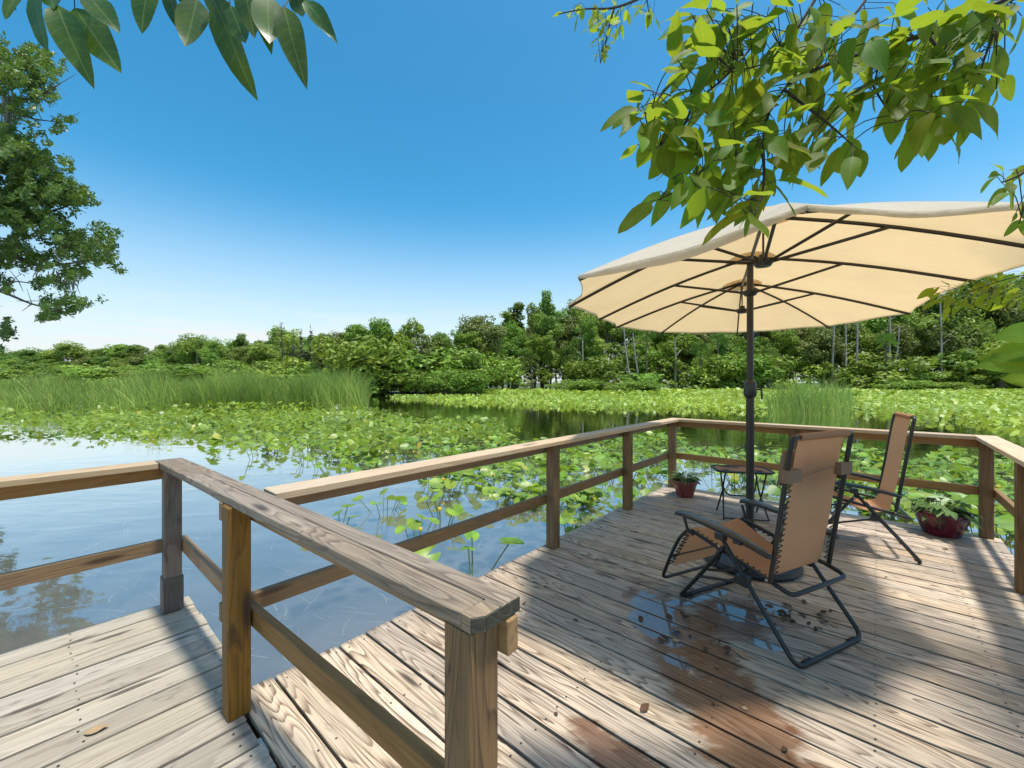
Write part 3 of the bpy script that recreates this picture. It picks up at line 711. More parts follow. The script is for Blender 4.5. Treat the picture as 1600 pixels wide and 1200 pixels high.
def orient(p, d, nrm):
    d = d.normalized(); y = nrm.cross(d)
    if y.length < 1e-3: y = Vector((0, 1, 0)).cross(d)
    y.normalize(); z_ = d.cross(y)
    return Matrix(((d.x, y.x, z_.x, p.x), (d.y, y.y, z_.y, p.y), (d.z, y.z, z_.z, p.z), (0, 0, 0, 1)))
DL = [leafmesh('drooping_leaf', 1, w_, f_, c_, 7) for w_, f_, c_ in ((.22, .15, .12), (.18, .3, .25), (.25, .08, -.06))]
for m in DL: m.materials.append(M['shadedleaf'])
# the overhanging branch, top right
BL = [leafmesh('broad_leaf', 1, w_, f_, c_, 7) for w_, f_, c_ in ((.25, .15, .1), (.22, .3, .22), (.27, .05, -.08), (.23, .22, .34))]
for m in BL: m.materials.append(M['bigleaf'])
rb = random.Random(11)
def inpoly(x, y, P):
    c = False; j = len(P)-1
    for i in range(len(P)):
        if ((P[i][1] > y) != (P[j][1] > y)) and (x < (P[j][0]-P[i][0])*(y-P[i][1])/(P[j][1]-P[i][1]+1e-9)+P[i][0]): c = not c
        j = i
    return c
def branch(name, label, twigs, polys, meshes, size, Zf, extra=None, rscale=1.0, seedn=1, nrmup=.8):
    r = random.Random(seedn)
    root = None; P3 = []; mb = MB()
    for k, tw_ in enumerate(twigs):
        pts = [atZ(x, y, z_) for x, y, z_ in tw_]; sp_ = smoothpath(pts, 5); n_ = len(sp_)
        r0 = .012*rscale if k == 0 else .006*rscale
        mb.tube(sp_, [r0*(1-.75*i/(n_-1)) for i in range(n_)], 6); P3 += sp_
    root = empty(name, P3[0], 0, label, 'branch')
    leaves = []
    for poly, cnt in polys:
        xs_ = [p[0] for p in poly]; ys_ = [p[1] for p in poly]; c = 0; tries = 0; pl = []
        while c < cnt and tries < 9000:
            tries += 1; x = r.uniform(min(xs_), max(xs_)); y = r.uniform(min(ys_), max(ys_))
            if not inpoly(x, y, poly): continue
            if any((x-a)**2+(y-b)**2 < 240*(size/.1)**2*.35 for a, b in pl) and tries < 4000: continue
            pl.append((x, y)); c += 1
            leaves.append((x, y))
    for x, y in leaves:
        p = atZ(x, y, Zf(x, y)+r.uniform(-.16, .16))
        q = min(P3, key=lambda a: (a-p).length); d = p-q
        if d.length > .12: base = p; mb.tube(smoothpath([q, q.lerp(p, .5)+Vector((0, 0, .02)), p], 3), .0018*rscale, 4)
        else: base = q.lerp(p, .85); mb.tube([q, base], .0013*rscale, 4)
        dirn = (d.normalized()*.5 if d.length > 1e-4 else Vector((0, 0, 0)))+Vector((r.uniform(-.65, .25), r.uniform(-.45, .45), r.uniform(-1.0, -.1)))
        nrm = Vector((r.uniform(-.7, .7), -.5+r.uniform(-.6, .6), nrmup+r.uniform(-.3, .5)))
        L = size*r.uniform(.6, 1.3)
        place('leaf', r.choice(meshes), root, orient(base, dirn, nrm) @ Matrix.Scale(L, 4))
    if extra: extra(root, mb)
    place('stem', mb.mesh('stem'), root, None, M['twig'])
    return root
tw = [[(1760, -130, 1.3), (1620, -25, 1.35), (1553, 9, 1.4), (1459, 49, 1.42), (1389, 70, 1.42), (1300, 98, 1.40), (1248, 122, 1.36), (1225, 140, 1.34), (1197, 187, 1.3), (1192, 234, 1.27)],
      [(1250, -40, 1.5), (1215, 5, 1.48), (1180, 65, 1.46), (1133, 120, 1.42), (1085, 157, 1.40), (1055, 165, 1.38), (1010, 178, 1.36)],
      [(1380, -40, 1.5), (1342, 14, 1.48), (1309, 51, 1.46), (1272, 94, 1.42), (1235, 130, 1.38)],
      [(1290, -30, 1.35), (1253, 33, 1.34), (1220, 75, 1.33), (1197, 98, 1.32), (1145, 112, 1.3)],
      [(1192, 234, 1.27), (1193, 290, 1.22), (1176, 345, 1.18)], [(1450, 55, 1.4), (1470, 90, 1.38), (1455, 150, 1.35), (1440, 190, 1.33)],
      [(1225, 140, 1.34), (1290, 190, 1.3), (1330, 225, 1.28)], [(1192, 234, 1.27), (1120, 250, 1.3), (1070, 290, 1.3), (1030, 312, 1.3)],
      [(1575, 0, 1.4), (1544, 75, 1.36), (1530, 120, 1.34)], [(1085, 157, 1.40), (1060, 210, 1.36), (1015, 235, 1.34)], [(1389, 70, 1.42), (1360, 120, 1.4), (1400, 190, 1.35)]]
pg = [([(1095, 0), (1075, 30), (1085, 80), (1120, 110), (1200, 100), (1330, 60), (1560, 30), (1600, 0)], 110),
      ([(1100, 60), (1050, 90), (1035, 120), (985, 150), (980, 200), (1010, 215), (1100, 230), (1180, 240), (1240, 200), (1240, 90)], 105),
      ([(1240, 80), (1560, 20), (1540, 70), (1480, 170), (1440, 200), (1370, 150), (1300, 190), (1240, 210)], 120),
      ([(1030, 215), (1200, 215), (1220, 280), (1190, 320), (1150, 310), (1070, 300), (1040, 250)], 60), ([(1210, 190), (1330, 190), (1350, 250), (1300, 262), (1230, 235)], 18),
      ([(1130, 300), (1195, 300), (1180, 340), (1150, 335)], 7), ([(1000, 290), (1055, 290), (1050, 320), (1010, 320)], 4), ([(1500, 70), (1560, 90), (1545, 135), (1505, 125)], 5), ([(1400, 60), (1600, -10), (1600, 60), (1560, 140), (1480, 225), (1430, 215)], 46), ([(1000, 150), (1060, 140), (1060, 230), (990, 240)], 16)]
branch('overhanging_branch', 'broad leaved branch with big backlit leaves hanging over the parasol at top right', tw, pg, BL, .118, lambda x, y: 1.38-.0006*max(y-120, 0), seedn=5)
# top left: large single leaves, each from its stalk to its tip
def handleaves(name, label, lst, Z0, stemtop, meshes, wf=1.0):
    root = empty(name, atZ(*stemtop[0]), 0, label, 'branch'); mb = MB(); r = random.Random(4)
    mb.tube(smoothpath([atZ(*p) for p in stemtop], 5), .006, 6)
    line = smoothpath([atZ(*p) for p in stemtop], 5)
    for (x0, y0, x1, y1) in lst:
        dz = r.uniform(-.05, .05); a = atZ(x0, y0, Z0+dz); b = atZ(x1, y1, Z0+dz-.03)
        q = min(line, key=lambda s: (s-a).length); mb.tube([q, q.lerp(a, .5)+Vector((0, 0, .004)), a], .0016, 4)
        L = (b-a).length
        place('leaf', r.choice(meshes), root, orient(a, b-a, Vector((r.uniform(-.5, .5), -1, .35))) @ Matrix.Diagonal((L, L*wf, L, 1)))
    place('stem', mb.mesh('stem'), root, None, M['twig']); return root
k_ = 560/1200
ll = [(60, -20, 5, 50), (120, -30, 122, 150), (190, 15, 270, 232), (250, 25, 378, 213), (290, -20, 386, 85), (500, -60, 462, 90), (565, -40, 577, 82), (660, -5, 624, 166),
      (735, -10, 787, 280), (770, 20, 828, 156), (820, -50, 838, 104), (895, -20, 904, 158), (950, 20, 1002, 240), (990, -40, 1020, 66), (1020, 0, 1112, 100), (700, -40, 735, 74), (600, -60, 640, 30), (870, -50, 880, 130), (160, -60, 190, 40), (20, -60, 30, 20)]
ll = [tuple(c*k_ for c in q) for q in ll]
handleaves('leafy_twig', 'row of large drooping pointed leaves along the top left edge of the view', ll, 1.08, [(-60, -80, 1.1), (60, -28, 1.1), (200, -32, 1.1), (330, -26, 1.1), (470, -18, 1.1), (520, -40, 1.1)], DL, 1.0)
SM = [leafmesh('small_leaf', 1, .20, .1, .1, 4), leafmesh('small_leaf', 1, .24, .2, -.1, 4)]
for m in SM: m.materials.append(M['bigleaf'])
branch('oak_twig', 'thin twig of small oblong leaves against the sky at top centre', [[(1080, -50, 2.0), (1010, -8, 2.0), (960, 12, 2.0), (915, 14, 2.0), (872, 22, 2.0)], [(960, 12, 2.0), (950, 50, 2.0), (938, 100, 2.0)], [(1010, -8, 2.0), (1015, 30, 2.0)]],
       [([(868, 15), (920, 0), (1000, 0), (1025, 20), (1005, 25), (960, 30), (900, 30)], 30), ([(930, 25), (985, 25), (965, 55), (945, 95), (930, 90)], 26), ([(1005, 0), (1025, 0), (1022, 30), (1008, 25)], 4)], SM, .075, lambda x, y: 2.0, seedn=8, rscale=.7)
branch('edge_twig', 'dark drooping leaves poking in from the right edge above the parasol', [[(1700, 200, 1.1), (1630, 250, 1.1), (1590, 275, 1.1), (1565, 285, 1.1)], [(1630, 250, 1.1), (1605, 310, 1.05), (1592, 350, 1.05)]],
       [([(1555, 265), (1600, 255), (1600, 305), (1560, 300)], 12), ([(1585, 320), (1620, 310), (1620, 350), (1590, 345)], 7)], BL, .05, lambda x, y: 1.08, seedn=9, rscale=.6)
handleaves('near_leaf_spray', 'soft bright green leaves close to the lens at the right edge', [(1640, 520, 1562, 522), (1660, 560, 1540, 566), (1650, 545, 1556, 552), (1640, 600, 1575, 588)], .95, [(1760, 480, 1.0), (1700, 520, .97), (1640, 545, .95)], BL[:2], .8)
branch('willow_spray', 'light spray of thin leaves beside the parasol at right, before the forest', [[(1760, 430, 2.6), (1640, 425, 2.6), (1560, 440, 2.6), (1480, 470, 2.6)], [(1640, 425, 2.6), (1580, 480, 2.6)]],
       [([(1450, 450), (1560, 425), (1620, 420), (1620, 470), (1560, 475), (1470, 480)], 70)], SM, .085, lambda x, y: 2.6, seedn=10, rscale=.5)

# ------------------------------------------------------------------ pots
def pot(loc, r, h, mat, label, nleaf, lsz, leafm, seedn, spread, name='flower_pot', flute=0):
    root = empty(name, loc, 0, label, 'plant pot')
    prof = [(0, .004), (r*.62, .004), (r*.66, .02), (r*.82, h*.45), (r*.95, h*.82), (r*1.03, h*.84), (r*1.06, h*.93), (r*1.03, h), (r*.95, h), (r*.93, h*.86), (0, h*.86)]
    p_ = placel('pot', MB().add(lathe(prof, 48, flute, .02 if flute else 0)).mesh('pot'), root, None, mat)
    placel('soil', MB().add(lathe([(0, h*.87), (r*.9, h*.865), (r*.92, h*.85)], 20)).mesh('soil'), root, None, M['soil'])
    r_ = random.Random(seedn)
    for i in range(nleaf):
        a = r_.uniform(0, 2*math.pi); tilt = r_.uniform(-.35, 1.1); b = Vector((math.cos(a)*r*.45*r_.random(), math.sin(a)*r*.45*r_.random(), h*.86))
        d = Vector((math.cos(a), math.sin(a), tilt)); e_ = b+Vector((math.cos(a), math.sin(a), 0)).normalized()*spread*r_.uniform(.3, .9)+Vector((0, 0, r_.uniform(.02, .14)))
        lf = placel('leaf', r_.choice(leafm), root, orient(e_, d*.6+Vector((math.cos(a), math.sin(a), -.35)), Vector((0, 0, 1))) @ Matrix.Scale(lsz*r_.uniform(.7, 1.25), 4))
        st_ = placel('stalk', MB().tube([b, b.lerp(e_, .6)+Vector((0, 0, .02)), e_], .003, 4).mesh('stalk'), root, None, M['hosta'])
    return root
HL = [leafmesh('hosta_leaf', 1, .30, .12, .35, 6), leafmesh('hosta_leaf', 1, .26, .2, .5, 6)]
TL = [leafmesh('strap_leaf', 1, .10, .2, .4, 6)]
for m in HL+TL: m.materials.append(M['hosta'])
pot((2.48, 5.92, .003), .165, .235, M['pot'], 'small brick red fluted pot with a wispy plant at the far left deck corner', 70, .13, TL+TL+HL[:1], 2, .09, flute=24)
pot((4.62, 4.44, .003), .225, .25, M['pot2'], 'glazed maroon bowl with pale variegated hosta leaves beside the right corner post', 84, .105, HL, 3, .15, flute=18)

# ------------------------------------------------------------------ fallen leaves on the deck
fl_ = leafmesh('fallen_leaf', 1, .28, .5, -.2, 5); fl_.materials.append(M['deadleaf'])
fl2 = leafmesh('fallen_leaf', 1, .3, .15, -.1, 5); fl2.materials.append(M['paleleaf'])
for i in range(75):
    if i < 34: x = random.gauss(1.93, .17); y = random.gauss(2.86, .10)
    elif i < 52: x = random.gauss(1.2, .16); y = random.gauss(2.5, .3)
    else:
        q = uv(random.uniform(1, 6), random.uniform(-2.2, .6)); x, y = q.x, q.y
    if (x-C0.x)**2+(y-C0.y)**2 < .25: continue
    s_ = random.uniform(.025, .07)
    Mx = T_((x, y, .006)) @ RZ(random.uniform(0, 6.28)) @ RX(random.uniform(-.35, .35)) @ RY(random.uniform(-.1, .1)) @ Matrix.Scale(s_, 4)
    o = place('fallen_leaf', fl_ if random.random() < .85 else fl2, None, Mx)
    tag(o, 'small curled dead leaf lying on the main deck planks', 'leaf', 'dead leaves scattered on the deck')
o = place('fallen_leaf', fl2, None, T_((.0, 0, 0)) @ T_(onz(830, 1035, .01)*0+onz(1172, 1030, .006)) @ RZ(2.2) @ Matrix.Scale(.09, 4)); tag(o, 'pale curled leaf lying on the damp planks beneath the near chair', 'leaf')
o = place('fallen_leaf', fl2, None, T_(onz(130, 1147, .006)) @ RZ(.5) @ Matrix.Scale(.09, 4)); tag(o, 'single orange-brown leaf on the pale walkway planks', 'leaf')

# ------------------------------------------------------------------ water lilies
def padgeo(sz, notch=.5, cup=.12, n=10):
    """heart-shaped pad: centre at the stalk, notch towards -X"""
    vs = [(0.0, 0.0, 0.0)]
    for i in range(n):
        a = math.pi*(-1+2*(i+.5)/n)*.93
        rr = 1.0+.18*math.cos(a)-.0; 
        vs.append((rr*math.cos(a)*1.0, rr*math.sin(a)*.78, cup*(abs(math.sin(a)))+.05*math.sin(3*a)))
    fs = [(0, i, i+1) for i in range(1, n)]
    return np.array(vs)*sz, fs
PADS = []
for cup in (.12, .35, -.1, .22):
    v_, f_ = padgeo(1.0, cup=cup, n=14); v_[:, 0] += .0
    m = pyd('lily_leaf', v_, f_, True); m.materials.append(M['lily']); PADS.append(m)
stem_m = NT('lily_stem'); M['stem'] = stem_m.fin(stem_m.bsdf((.12, .16, .04), .5).outputs[0])
def lilyplant(seedn, nl, hmin, hmax, flower=False):
    r = random.Random(seedn); root = empty('water_lily', (0, 0, 0), 0)
    for i in range(nl):
        a = r.uniform(0, 2*math.pi); d = r.uniform(.08, .42); hh = r.uniform(hmin, hmax); e_ = Vector((math.cos(a)*d, math.sin(a)*d, hh))
        b = Vector((r.uniform(-.06, .06), r.uniform(-.06, .06), -.45))
        placel('stem', MB().tube(smoothpath([b, b.lerp(e_, .55)+Vector((0, 0, .06)), e_], 4), .006, 5).mesh('stem'), root, None, M['stem'])
        nrm = Vector((r.gauss(0, .5), r.gauss(0, .5), 1)); dd = Vector((math.cos(a), math.sin(a), r.uniform(-.3, .25)))
        placel('leaf', PADS[r.randrange(4)], root, orient(e_, dd, nrm) @ Matrix.Scale(r.uniform(.075, .14), 4))
    if flower:
        placel('stem', MB().tube([(0, 0, -.4), (.05, .02, .1), (.06, .02, .16)], .006, 5).mesh('stem'), root, None, M['stem'])
        placel('flower', MB().add(lathe([(0, .15), (.02, .16), (.028, .18), (.022, .2), (0, .205)], 12)).mesh('flower'), root, T_((.06, .02, 0)), M['flower'])
    return root
protos = [lilyplant(1, 7, .04, .28), lilyplant(2, 8, .03, .22), lilyplant(3, 5, .08, .36, True), lilyplant(4, 9, .02, .18), lilyplant(5, 4, .12, .34)]
for p in protos: kids_index(p)
special = [(528, 820, 1, 'broad pale lily leaves just beyond the near handrail'), (600, 800, 0, 'lily with tall bent stems beside the handrail of the main deck'), (690, 815, 2, 'lily with crossing stems seen between the two rails'),
           (735, 905, 4, 'single upright lily with few leaves close to the deck edge'), (650, 850, 2, 'lily with a yellow bud under the lower rail'), (885, 835, 4, 'small dark lily beside the first deck post'), (905, 825, 1, 'low lily tight against the deck edge by the first post'),
           (345, 712, 3, 'lone small lily out in the open water at left'), (525, 745, 0, 'pale lily standing out from the mat over bright water')]
spots = []
for x, y, k, lb in special: spots.append((onz(x, y, WATER), k, lb, None))
rl2 = random.Random(21)
regions = [([(620, 700), (840, 690), (1045, 690), (1045, 740), (940, 800), (860, 800), (700, 780)], 60, 'floating among the dense lily bed beside the main deck railing'),
           ([(1065, 705), (1530, 715), (1530, 840), (1300, 790), (1065, 745)], 58, 'standing in the lily bed beyond the far deck railing'),
           ([(1545, 720), (1620, 740), (1640, 900), (1560, 850)], 14, 'standing beside the right corner of the deck'),
           ([(300, 700), (560, 700), (700, 700), (620, 735), (520, 735)], 22, 'at the ragged near edge of the left lily mat')]
for poly, cnt, lb in regions:
    xs_ = [p[0] for p in poly]; ys_ = [p[1] for p in poly]; c = 0
    while c < cnt:
        x = rl2.uniform(min(xs_), max(xs_)); y = rl2.uniform(min(ys_), max(ys_))
        if not inpoly(x, y, poly): continue
        p = onz(x, y, WATER); uu = p.dot(U); vv = p.dot(V)
        if .5 < uu < 6.95 and vv > -2.75 and vv < 1.25: continue
        if uu < .95 and vv > -4.15: continue
        spots.append((p, rl2.randrange(5), 'broad lily '+lb, 'lily plants '+lb)); c += 1
LM = [(0, 360, 'at its left end'), (360, 450, 'left of the lone lily'), (450, 520, 'left of its middle'), (520, 580, 'above the near handrail'), (580, 640, 'right of the handrail corner'), (640, 740, 'far left of the first post'), (740, 800, 'left of the first post'), (800, 862, 'just left of the first post'), (862, 920, 'right of the first post'), (920, 980, 'left of the second post'), (980, 1020, 'right of the second post'), (1020, 1070, 'by the corner post'),
      (1070, 1120, 'above the small pot'), (1120, 1180, 'behind the tray table'), (1180, 1235, 'right of the pole'), (1235, 1290, 'behind the near chair back'), (1290, 1340, 'right of the near chair back'), (1340, 1400, 'left of the far chair back'), (1400, 1440, 'right of the far chair back'), (1440, 1490, 'above the maroon pot'), (1490, 1540, 'left of the right corner post'), (1540, 1575, 'right of the corner post'), (1575, 9999, 'at the frame edge')]
for i, (p, k, lb, g) in enumerate(spots):
    if g:
        q = 800+p.x/p.y*F; qy = HY+1.98*F/p.y; row = 'rearmost' if qy < 715 else ('mid' if qy < 755 else 'front')
        lb = row+' '+lb.replace('floating among the dense lily bed beside the main deck railing', 'in the bed left of the deck').replace('standing in the lily bed beyond the far deck railing', 'in the bed past the far rail').replace('standing beside the right corner of the deck', 'by the deck corner').replace('at the ragged near edge of the left lily mat', 'at the left mat edge')+', '+[m_[2] for m_ in LM if m_[0] <= q < m_[1]][0]
    o = copy_tree(protos[k], None, p, rl2.uniform(0, 6.28), rl2.uniform(.8, 1.25), label=lb, category='water lily')
    if g: o['group'] = g
for p in protos:
    for c in KIDS[p.name]: bpy.data.objects.remove(c)
    bpy.data.objects.remove(p)

def scatter_pads(name, polys, mat, label, seedn, brk=.38):
    """many pads as one mesh (nobody could count them)"""
    g = np.random.default_rng(seedn); Vs = []; Fs = []; off = 0
    base, bf = padgeo(1.0, cup=.2, n=7); bf = np.array(bf)
    for poly, dens, s0, s1, hmax, tilt in polys:
        W_ = [onz(x, y, WATER) for x, y in poly]; xs_ = [p.x for p in W_]; ys_ = [p.y for p in W_]
        area = (max(xs_)-min(xs_))*(max(ys_)-min(ys_)); n = int(area*dens)
        X_ = g.uniform(min(xs_), max(xs_), n); Y_ = g.uniform(min(ys_), max(ys_), n)
        P2 = [(p.x, p.y) for p in W_]
        # ragged edges and open leads in the mat
        jx = X_+.5*np.sin(Y_*1.7)+.3*np.sin(X_*3.1); jy = Y_+.6*np.sin(X_*.9)+.35*np.sin(X_*2.3+Y_)
        gap = np.sin(X_*.55+1.3*np.sin(Y_*.4))*np.sin(Y_*.8+1.1*np.sin(X_*.33))
        ok = np.array([inpoly(a, b, P2) for a, b in zip(jx, jy)]) & ((gap+.35*np.sin(X_*2.9+Y_*1.3)*np.sin(Y_*2.1) < brk) | (g.random(n) < .12))
        uu = X_*U.x+Y_*U.y; vv = X_*V.x+Y_*V.y
        ok &= ~((uu > .5) & (uu < 6.8) & (vv > -2.66) & (vv < 1.15))
        X_, Y_ = X_[ok], Y_[ok]; n = len(X_)
        sz = s0*.6+(s1*1.15-s0*.6)*g.random(n)**1.5; an = g.uniform(0, 2*np.pi, n); H = WATER+.01+g.random(n)**1.6*hmax
        tx = g.normal(0, tilt, n); ty = g.normal(0, tilt, n)
        b = base[None]*sz[:, None, None]
        ca, sa = np.cos(an)[:, None], np.sin(an)[:, None]
        x = b[:, :, 0]*ca-b[:, :, 1]*sa; y = b[:, :, 0]*sa+b[:, :, 1]*ca; z_ = b[:, :, 2]+x*tx[:, None]+y*ty[:, None]
        z_ = np.maximum(z_+H[:, None], WATER+.006)
        Vs.append(np.stack([x+X_[:, None], y+Y_[:, None], z_], 2).reshape(-1, 3))
        k = base.shape[0]; Fs.append((bf[None]+(np.arange(n)*k)[:, None, None]).reshape(-1, 3)+off); off += n*k
    o = place(name, fast(name, np.concatenate(Vs), np.concatenate(Fs), False), mat=mat); tag(o, label, 'water lilies', None, 'stuff'); return o
scatter_pads('left_lily_bed', [([(-150, 640), (-150, 690), (0, 682), (160, 692), (330, 700), (480, 722), (600, 722), (700, 700), (830, 676), (800, 662), (660, 653), (570, 641), (300, 636)], 21, .06, .15, .22, .42),
      ([(-250, 622), (-250, 645), (560, 645), (560, 630), (300, 622)], 14, .10, .22, .6, .5), ([(620, 662), (820, 672), (815, 684), (700, 700)], 18, .07, .14, .15, .3)], M['lily'], 'wide mat of crowded green lily pads in front of the reeds at left', 1, .22)
scatter_pads('right_lily_bed', [([(600, 622), (700, 628), (900, 637), (1100, 641), (1330, 645), (1500, 660), (1700, 684), (1900, 690), (1900, 622), (1200, 620), (640, 620)], 9, .10, .2, .4, .45),
      ([(640, 616), (900, 621), (1900, 623), (2000, 610), (1200, 610), (700, 611)], 3.2, .2, .42, .7, .4)], M['lilyfar'], 'bright yellow green field of lilies below the forest on the far side', 2, .75)
scatter_pads('near_lily_bed', [([(640, 700), (820, 690), (1045, 680), (1045, 760), (930, 800), (850, 790), (790, 795), (680, 765)], 42, .04, .11, .12, .3), ([(1065, 705), (1300, 715), (1530, 725), (1530, 860), (1300, 800), (1065, 750)], 34, .05, .12, .18, .35),
      ([(1545, 715), (1800, 740), (1800, 950), (1560, 860)], 26, .06, .13, .2, .3)], M['lily'], 'low tangle of small floating leaves between the lilies round the deck', 3, .45)

# submerged eelgrass
g = np.random.default_rng(5); Vs = []; Fs = []; off = 0
for i in range(240):
    px = g.uniform(120, 760); py = g.uniform(800, 1100)
    p = onz(px, py, WATER); L = g.uniform(.12, .5); a = g.choice([R(165), R(150), R(158), R(110)])+g.normal(0, .25); cv = g.normal(0, .5); wd = g.uniform(.003, .010)
    pts = []; x, y = p.x, p.y
    for k in range(7): pts.append((x, y, a)); x += math.cos(a)*L/6; y += math.sin(a)*L/6; a += cv/6
    zz = WATER-g.uniform(.03, .12); q = []
    for k, (x, y, a) in enumerate(pts):
        w_ = wd*(1-(k/6)**2*.8); q += [(x-math.sin(a)*w_, y+math.cos(a)*w_, zz), (x+math.sin(a)*w_, y-math.cos(a)*w_, zz-.003)]
    Vs += q; Fs += [(off+2*k, off+2*k+1, off+2*k+3, off+2*k+2) for k in range(6)]; off += 14
eg = place('eelgrass', fast('eelgrass', np.array(Vs), np.array(Fs)), mat=M['eelgrass']); tag(eg, 'pale strands of eelgrass trailing under the clear water by the decks', 'water weed', None, 'stuff')

# ------------------------------------------------------------------ reeds
def reeds(name, zones, label, seedn):
    g = np.random.default_rng(seedn); Vs = []; Fs = []; off = 0
    for (x0, x1, y0, y1, n, h0, h1) in zones:
        for i in range(n):
            px = g.uniform(x0, x1); py = g.uniform(y0, y1); p = onz(px, py, WATER); H = g.uniform(h0, h1)*(.75+.25*math.sin(px*.021)**2)
            la = g.normal(0, .15)-.08; lb_ = g.normal(0, .1); bend = g.normal(0, .3); wd = g.uniform(.012, .028)*max(p.y/22, .7); ra = g.uniform(0, 3.14)
            ca, sa = math.cos(ra), math.sin(ra)*.6
            S_ = 4
            for k in range(S_+1):
                t = k/S_; cx_ = p.x+H*(la*t+bend*t*t); cy_ = p.y+H*lb_*t; cz_ = WATER-.05+H*t*(1-.08*abs(bend)*t); w_ = wd*(1-.85*t**1.5)
                Vs += [(cx_-ca*w_, cy_-sa*w_, cz_), (cx_+ca*w_, cy_+sa*w_, cz_)]
            Fs += [(off+2*k, off+2*k+1, off+2*k+3, off+2*k+2) for k in range(S_)]; off += 2*(S_+1)
    o = place(name, fast(name, np.array(Vs), np.array(Fs)), mat=M['reed']); tag(o, label, 'reeds', None, 'stuff'); return o
reeds('reed_bed', [(230, 570, 630, 642, 4600, 2.1, 3.6), (-120, 260, 624, 646, 4600, 1.0, 2.0), (-300, 240, 612, 624, 5200, 2.2, 3.9), (540, 575, 630, 640, 300, 1.3, 2.4)], 'tall stand of green reeds behind the lily mat at left', 3)
reeds('reed_clump', [(1200, 1335, 634, 650, 620, 1.2, 2.4), (1215, 1330, 630, 645, 300, 1.8, 3.0)], 'small clump of reeds in the lily field right of the parasol pole', 4)

# ------------------------------------------------------------------ trees
def crown_mesh(name, seedn, rx, rz, nclump, nleaf, lsz, shape='round', droop=0.0):
    """leaf-sized faces in clumps spread through the crown; centre at origin"""
    g = np.random.default_rng(seedn); C = []
    lobes = [(g.uniform(-.5, .5)*rx, g.uniform(-.5, .5)*rx, g.uniform(-.6, .6)*rz, g.uniform(.35, .6)) for _ in range(6)]
    while len(C) < nclump:
        lx_, ly_, lz_, lr = lobes[g.integers(6)]
        d = g.normal(0, 1, 3); d /= np.linalg.norm(d); rr = g.uniform(.55, 1.0)
        c = np.array([lx_+d[0]*lr*rx*rr, ly_+d[1]*lr*rx*rr, lz_+d[2]*lr*rz*rr])
        if shape == 'cone': c[:2] *= 1-.45*(c[2]/rz+1)/2
        C.append((c, g.uniform(.16, .34)*rx))
    cs = np.array([c for c, _ in C]); rs_ = np.array([r for _, r in C])
    idx = g.integers(0, nclump, nleaf); d = g.normal(0, 1, (nleaf, 3)); d /= np.linalg.norm(d, axis=1)[:, None]
    p = cs[idx]+d*(rs_[idx]*g.uniform(.35, 1.0, nleaf)**.6)[:, None]*np.array([1, 1, .7])
    if droop: p[:, 2] -= g.random(nleaf)**2*droop
    nrm = d+g.normal(0, .6, (nleaf, 3))+np.array([0, 0, .5]); nrm /= np.linalg.norm(nrm, axis=1)[:, None]
    a = np.cross(nrm, g.normal(0, 1, (nleaf, 3))); a /= np.linalg.norm(a, axis=1)[:, None]; b = np.cross(nrm, a)
    s = (lsz*g.uniform(.6, 1.4, nleaf))[:, None]
    V_ = np.stack([p-a*s, p+b*s*.5, p+a*s, p-b*s*.5], 1).reshape(-1, 3); F_ = np.arange(nleaf*4).reshape(-1, 4)
    return fast(name, V_, F_), cs
def trunk_mesh(seedn, H, r0, cs, cz, n=7, top=.8):
    r = random.Random(seedn); mb = MB()
    pts = [Vector((0, 0, -.3))]; x = y = 0
    for k in range(1, 6): x += r.gauss(0, .012)*H; y += r.gauss(0, .012)*H; pts.append(Vector((x, y, H*top*k/5)))
    mb.tube(smoothpath(pts, 2), [r0*(1-.72*i/10) for i in range(11)], 7)
    for k in range(n):
        c = cs[r.randrange(len(cs))]; c = Vector((c[0], c[1], c[2]+cz)); t = r.uniform(.35, .9); b = pts[0].lerp(pts[-1], t)
        i_ = min(int(t*5), 4); b = pts[i_].lerp(pts[i_+1], t*5-i_) if i_ < 5 else pts[-1]
        mb.tube([b, b.lerp(c, .5)+Vector((0, 0, .03*H)), c], [r0*.35, r0*.22, r0*.08], 5)
    return mb.mesh('trunk')
# prototypes: unit = metres, height ~10
kinds = []
def proto(name, mat, seedn, rx, rz, cz, H, shape='round', nclump=80, nleaf=9000, lsz=.155, tr='trunk', droop=0, r0=.2):
    cm, cs = crown_mesh('crown', seedn, rx, rz, nclump, nleaf, lsz, shape, droop); cm.materials.append(M[mat]) if isinstance(mat, str) else cm.materials.append(mat)
    tm = trunk_mesh(seedn, H, r0, cs, cz); tm.materials.append(M[tr]); return (name, cm, tm, cz, H, rx)
K = {'a': proto('broadleaf_tree', 'crown', 1, 3.0, 3.2, 6.6, 10, tr='paletrunk'), 'b': proto('broadleaf_tree', 'crown', 2, 2.6, 4.2, 5.8, 10, 'cone'), 'c': proto('broadleaf_tree', 'crown', 3, 3.6, 2.6, 7.2, 10, tr='paletrunk'),
     'd': proto('cypress_tree', 'crown', 4, 2.0, 4.6, 5.4, 10, 'cone', 80, 7000, .14), 'e': proto('pale_trunk_tree', 'crown', 5, 2.8, 2.4, 7.6, 10, 'round', 40, 4200, .15, 'paletrunk', r0=.17),
     'f': proto('bright_tree', 'crownbright', 6, 3.0, 3.4, 6.2, 10, 'round', 60, 7600, .16), 'g': proto('olive_tree', 'olive', 7, 3.2, 3.2, 5.8, 9), 'm': proto('mossy_tree', 'crown', 8, 3.0, 3.2, 6.2, 10, 'round', 60, 8600, .15, droop=3.0),
     's': proto('shrub', 'crownbright', 9, 2.6, 1.5, 1.3, 3, 'round', 60, 4200, .13), 't': proto('shrub', 'crown', 10, 2.6, 1.6, 1.4, 3, 'round', 60, 4200, .15)}
